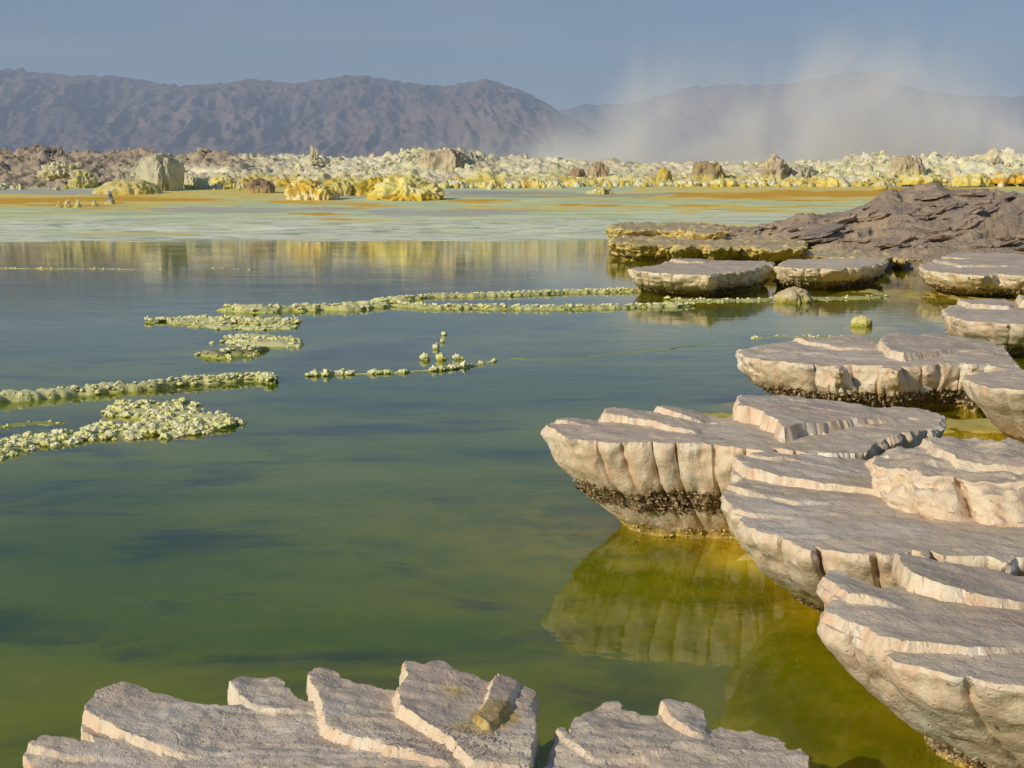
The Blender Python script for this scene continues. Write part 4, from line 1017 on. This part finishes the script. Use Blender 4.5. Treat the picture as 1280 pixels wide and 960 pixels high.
# crest line (photo) of the crust field
CRX = np.array([-400, -100, 0, 60, 80, 130, 200, 240, 270, 300, 330, 360, 420, 470, 500, 540, 600, 620, 660, 720, 800, 900, 1000, 1060, 1090, 1130, 1180, 1220, 1280, 1400, 1700])
CRY = np.array([192, 192, 192, 188, 191, 192, 193, 195, 192, 193, 196, 198, 198, 196, 192, 190, 192, 199, 199, 202, 206, 206, 203, 198, 195, 196, 194, 194, 196, 196, 196])
def crust_col(PX, PY, X, Y, seed):
    n = PX.shape; C = np.ones(n + (4,))
    def lay(m, col): C[..., :3] = C[..., :3] * (1 - m[..., None]) + np.array(col) * m[..., None]
    C[..., :3] = (.86, .80, .55)
    lay(sstep(-.1, .4, fbm(X * .25, Y * .3, seed, 4)), (.78, .75, .38))
    lay(sstep(.0, .4, fbm(X * .5, Y * .5, seed + 3, 4)) * .75, (.62, .53, .38))
    lay(sstep(.2, .5, fbm(X * .9, Y * .9, seed + 6, 3)) * .7, (.88, .85, .64))
    yl = sstep(214, 226, PY + 5 * fbm(X * .3, Y * .3, seed + 9, 3)) * sstep(250, 300, PX)
    lay(yl * sstep(-.3, .1, fbm(X * .6, Y * .6, seed + 12, 3)), (.80, .68, .18))
    lay(yl * sstep(.15, .4, fbm(X * .5, Y * .5, seed + 15, 3)) * .8, (.74, .47, .06))
    br = sstep(360, 290, PX + 40 * fbm(X * .2, Y * .2, seed + 18, 3)) * sstep(212, 204, PY - .0 * PX)
    lay(br * .9, (.44, .36, .26))
    br2 = sstep(195, 120, PX + 14 * fbm(X * .5, Y * .5, seed + 18, 3))
    lay(br2 * .92, (.46, .38, .28))
    lay(br2 * sstep(.1, .4, fbm(X * .7, Y * .7, seed + 21, 3)) * .6, (.20, .16, .125))
    return C
def crust_field():
    xs = np.linspace(-68, 68, 760); ys = np.linspace(82, 118, 240)
    X, Y = np.meshgrid(xs, ys)
    gz = ground_z(Y)
    px = 640 + X / Y * F
    crest_z = CAM_Z + (240 - np.interp(px, CRX, CRY)) / F * 104
    start = np.interp(px, [-400, 0, 200, 330, 430, 560, 760, 1000, 1280, 1700], [88, 88, 88, 89, 88, 91, 92, 92.5, 93, 93]) + 1.0 * noise(X * .25, Y * .2, 3)
    t = np.clip((Y - start) / (104 - start), 0, 1.2)
    rise = np.where(t <= 1, t ** 1.15, 1 - (t - 1) * 1.2)
    z = gz + (crest_z - 2.25) * rise * sstep(117.5, 110, Y)
    edge = sstep(0, .06, t) * sstep(117.8, 115, Y)
    b = ridged(X * .8, Y * .8, 1, 4) - .6; b2 = np.abs(fbm(X * 1.1, Y * 1.1, 9, 4))
    fog = np.interp(px, [560, 640, 1000, 1100], [1, .75, .7, 1.0])
    z = z + edge * (.20 * b + .50 * b2 - .25 + .35 * fbm(X * .22, Y * .3, 6, 2) + .30 * sstep(.2, .5, noise(X * .45, Y * .5, 23)) * ridged(X * 2.2, Y * 2.2, 3, 2)) * fog
    z = np.where(t <= 0, gz - .25, z)
    PX, PY = proj(X, Y, z)
    C = crust_col(PX, PY, X, Y, 5)
    z[0], z[-1] = z[0] - 1, z[-1] - 2
    link('crust_field', mesh_from('crust_field', np.stack([X, Y, z], -1).reshape(-1, 3), grid_faces(760, 240), True, {'tint': C.reshape(-1, 4)}), crust_vcol('crust_field', 1.2, dark=.25, bumpd=.07), kind='structure')
    # rubble too many to count
    N = 9000
    fx = RNG.uniform(0, 1, N); fy = RNG.uniform(0, 1, N) ** .8
    ii = (fx * 759).astype(int); jj = 15 + (fy * 152).astype(int)
    keep = np.ones(N, bool)
    cxs, cys, czs = X[jj, ii], Y[jj, ii], z[jj, ii]
    keep &= t[jj, ii] > .005
    dens = sstep(-.25, .25, fbm(cxs * .3, cys * .3, 77, 3)); pxx = 640 + cxs / cys * F
    dens = np.where((pxx > 600) & (pxx < 1000) & (t[jj, ii] > .35), dens * .35, dens)
    keep &= RNG.uniform(0, 1, N) < .08 + .92 * dens ** 1.5
    cxs, cys, czs = cxs[keep], cys[keep], czs[keep]; N = len(cxs)
    v0, f0 = ICO[1]; nv = len(v0)
    S = (.035 + .13 * RNG.uniform(0, 1, N) ** 3.0); S = np.where(RNG.uniform(0, 1, N) < .03, S * 2.4, S)
    VV = v0[None] * (1 + .75 * noise(v0[None, :, 0] * 1.7 + np.arange(N)[:, None] * 3.1, v0[None, :, 1] * 1.7, v0[None, :, 2] * 1.7) + .35 * noise(v0[None, :, 0] * 4 + np.arange(N)[:, None] * 1.7, v0[None, :, 1] * 4, v0[None, :, 2] * 4))[..., None]
    SC = S[:, None] * RNG.uniform(.6, 1.7, (N, 3)) * np.array([1.1, 1.1, 1.0])
    VV = VV * SC[:, None, :] + np.stack([cxs, cys, czs + S * .25], 1)[:, None, :]
    FF = (f0[None] + (np.arange(N) * nv)[:, None, None]).reshape(-1, 3)
    VV = VV.reshape(-1, 3)
    pxv, pyv = proj(VV[:, 0], VV[:, 1], VV[:, 2])
    C = crust_col(pxv, pyv, VV[:, 0] * 1.6, VV[:, 1] * 1.6, 50)
    link('salt_rubble', mesh_from('salt_rubble', VV, FF, False, {'tint': C}), M_TINT, kind='stuff', label='countless pale and yellow salt lumps strewn over the far crust field', category='rubble')
    # shoreline knobs
    N = 900
    pxs = RNG.uniform(-60, 1340, N); dd = np.interp(pxs, [0, 300, 540, 700, 1280], [86, 87, 88, 91, 92.5]) + RNG.normal(0, 1.1, N)
    m = ((pxs > 545) & (pxs < 1340)) | ((pxs > 225) & (pxs < 330)) | (pxs < 40) | (RNG.uniform(0, 1, N) < .10)
    pxs, dd = pxs[m], dd[m]; N = len(pxs)
    xk = (pxs - 640) / F * dd
    S = .06 + .18 * RNG.uniform(0, 1, N) ** 2
    VV = v0[None] * (1 + .75 * noise(v0[None, :, 0] * 1.7 + np.arange(N)[:, None] * 2.3, v0[None, :, 1] * 1.7, v0[None, :, 2] * 1.7))[..., None]
    VV = VV * (S[:, None] * RNG.uniform(.8, 1.3, (N, 3)) * np.array([1, 1, 1.3]))[:, None, :] + np.stack([xk, dd, ground_z(dd) + S * .3], 1)[:, None, :]
    cc = np.array([(.70, .66, .40), (.70, .60, .20), (.62, .48, .08), (.72, .70, .52)])[RNG.integers(0, 4, N)]
    CC = np.ones((N, nv, 4)); CC[..., :3] = cc[:, None, :]
    FF = (f0[None] + (np.arange(N) * nv)[:, None, None]).reshape(-1, 3)
    link('shore_knobs', mesh_from('shore_knobs', VV.reshape(-1, 3), FF, True, {'tint': CC.reshape(-1, 4)}), M_TINT, kind='stuff', label='countless small white and yellow salt knobs along the far shore', category='rubble')
crust_field()
print('crust', time.time() - T0)

def plain():
    v, f = [], []
    def quad(x0, x1, y0, y1, z=.25, z1=None):
        k = len(v); z1 = z if z1 is None else z1
        v.extend([(x0, y0, z), (x1, y0, z), (x1, y1, z1), (x0, y1, z1)]); f.append((k, k + 1, k + 2, k + 3))
    quad(-16000, 16000, 117, 16000, 2.0); quad(-16000, -57.5, -6000, 117, .3, .3); quad(57.5, 16000, -6000, 117, .3, .3); quad(-57.5, 57.5, -6000, -7, .3)
    s = NT('desert_plain'); p = s.coord(); n = s.noise(p, .05, 8, .6)
    s.principled(s.mix(n, (.36, .30, .22), (.52, .48, .36)), .95, s.bump(s.noise(p, 1.5, 6, .7), .5, .1))
    link('desert_plain', mesh_from('desert_plain', np.array(v, float), np.array(f), False), s.m, kind='structure')
plain()

# ------------------------------------------------------------------ mountains
def mountain_mat(name, c1, c2, c3):
    s = NT(name); p = s.coord((.001, .001, .0022)); n = s.noise(p, 5, 8, .6, .4); n2 = s.noise(p, 1.6, 4, .5)
    c = s.mix(s.rng(n, .35, .62), c1, c2); c = s.mix(s.rng(n2, .5, .62, 0, .8), c, c3)
    s.principled(c, 1.0, s.bump(n, 1.0, 60), 0.0); return s.m
def mountains(name, mx, my, D0, D1, mat, px0, px1, seed, nx=1000, ny=190, rug=1.0):
    px = np.linspace(px0, px1, nx); t = np.linspace(0, 1.35, ny); PXx, Tt = np.meshgrid(px, t)
    Y = D0 + (D1 - D0) * Tt; X = (PXx - 640) / F * D1 * (.96 + .04 * Tt)
    crest = CAM_Z + (240 - (np.interp(PXx, mx, my) + 0)) / F * D1
    crest = np.maximum(crest, 5)
    s = 1 / 620.
    wx = X + 260 * noise(X * s * .5, Y * s * .5, seed); wy = Y + 260 * noise(X * s * .5, Y * s * .5, seed + 5)
    gully = 1 - np.abs(noise(wx * s * 1.3, wy * s * .35, seed + 1)) * 2.2
    g2 = 1 - np.abs(noise(wx * s * 3.6, wy * s * .8, seed + 2)) * 2.2
    g3 = ridged(wx * s * 8, wy * s * 2.6, seed + 3, 3) - .6
    tc = np.clip(Tt, 0, 1)
    prof = .10 + .90 * (tc ** .95)
    mid = np.sin(np.clip(tc, 0, 1) * math.pi)
    z = crest * prof + rug * crest * (.10 * mid * (gully - .4) + .07 * mid * (g2 - .4) + .035 * (.4 + mid) * g3)
    z = z + crest * .018 * fbm(X * s * 5, 3, seed + 8, 4) * sstep(.6, 1, tc)
    z = np.where(Tt > 1, z * (1 - (Tt - 1) * 2.2), z)
    z = np.where(Tt < .04, z * (Tt / .04) - 5, z)
    link(name, mesh_from(name, np.stack([X, Y, z], -1).reshape(-1, 3), grid_faces(nx, ny), True), mat, kind='structure')
mm1 = mountain_mat('range_near', (.16, .12, .105), (.225, .165, .135), (.12, .10, .10))
mm2 = mountain_mat('range_far', (.12, .10, .10), (.17, .14, .125), (.09, .085, .09))
mountains('mountains', [-900, -500, -200, 0, 20, 40, 55, 75, 100, 140, 180, 235, 250, 290, 320, 380, 420, 450, 490, 520, 560, 600, 620, 650, 670, 690, 700, 740, 800, 900, 1100],
          [130, 112, 104, 97, 95, 92, 97, 98, 100, 101, 105, 112, 111, 109, 106, 109, 103, 101, 105, 110, 113, 105, 107, 117, 127, 138, 145, 165, 185, 205, 225],
          5200, 7600, mm1, -900, 1100, 3)
mountains('mountains', [300, 640, 700, 730, 780, 820, 850, 880, 930, 960, 1000, 1030, 1060, 1090, 1110, 1140, 1180, 1280, 1500, 1900, 2200],
          [160, 150, 141, 135, 133, 125, 115, 112, 110, 112, 107, 100, 95, 97, 110, 118, 124, 126, 120, 130, 150],
          8500, 10800, mm2, 300, 2200, 11, nx=500)
print('mountains', time.time() - T0)

# ------------------------------------------------------------------ steam and haze
def volume_mat(name, build):
    s = NT(name); v = s.n.new('ShaderNodeVolumePrincipled'); v.inputs['Density'].default_value = 0
    build(s, v); s.l.new(v.outputs[0], s.out.inputs['Volume']); return s
def box(name, x0, x1, y0, y1, z0, z1, mat, **kw):
    v = np.array([(a, b, c) for c in (z0, z1) for b in (y0, y1) for a in (x0, x1)], float)
    f = np.array([(0, 2, 3, 1), (4, 5, 7, 6), (0, 1, 5, 4), (2, 6, 7, 3), (0, 4, 6, 2), (1, 3, 7, 5)])
    return link(name, mesh_from(name, v, f, False), mat, kind='stuff', **kw)
def steam_nodes(s, v):
    v.inputs['Color'].default_value = (.96, .955, .94, 1); v.inputs['Anisotropy'].default_value = -.2
    g = s.n.new('ShaderNodeNewGeometry'); sx = s.n.new('ShaderNodeSeparateXYZ'); s.l.new(g.outputs['Position'], sx.inputs[0])
    x, y, z = sx.outputs
    n = s.noise(s.coord((.07, .05, .055)), 1.0, 5, .6, 1.4)
    n2 = s.noise(s.coord((.085, .03, .03)), 1.0, 3, .5, 1.0)
    # left limit and height of the cloud: low at the left, tall at the right
    xa = s.rng(x, -6, 34)
    hh = s.mth('MAXIMUM', 2.5, s.mth('ADD', s.rng(x, -8, 24, 4.5, 9.5), s.mth('MULTIPLY', s.mth('SUBTRACT', n2, .5), 22)))
    zz = s.mth('DIVIDE', s.mth('SUBTRACT', z, 2.5), hh)
    col = s.mth('POWER', s.rng(zz, 0, 1.6, 1, 0, False), 3.0)
    puff = s.rng(n, .41, .60, .02, 1.0)
    wall = s.rng(x, -15, 8)
    edgey = s.mth('MULTIPLY', s.rng(y, 106, 112), s.rng(y, 146, 134))
    top = s.rng(z, 16, 31, 1, 0)
    d = s.mth('MULTIPLY', s.mth('MULTIPLY', col, puff), s.mth('MULTIPLY', s.mth('MULTIPLY', wall, edgey), top))
    d = s.mth('MULTIPLY', d, s.mth('ADD', .35, s.mth('MULTIPLY', xa, .65)))
    s.l.new(s.mth('MULTIPLY', d, .42), v.inputs['Density'])
st = volume_mat('steam', steam_nodes)
box('steam', -16, 75, 104, 148, 1.2, 32, st.m, label='grey white steam drifting up behind the far crust at right', category='steam')
hz = volume_mat('haze', lambda s, v: (v.inputs['Color'].__setattr__('default_value', (.60, .74, .98, 1)), v.inputs['Density'].__setattr__('default_value', 1.1e-4)))
box('haze', -17000, 17000, -6500, 16500, -2, 1150, hz.m)
print('done', time.time() - T0, sum(len(o.data.polygons) for o in sc.objects if o.type == 'MESH'))
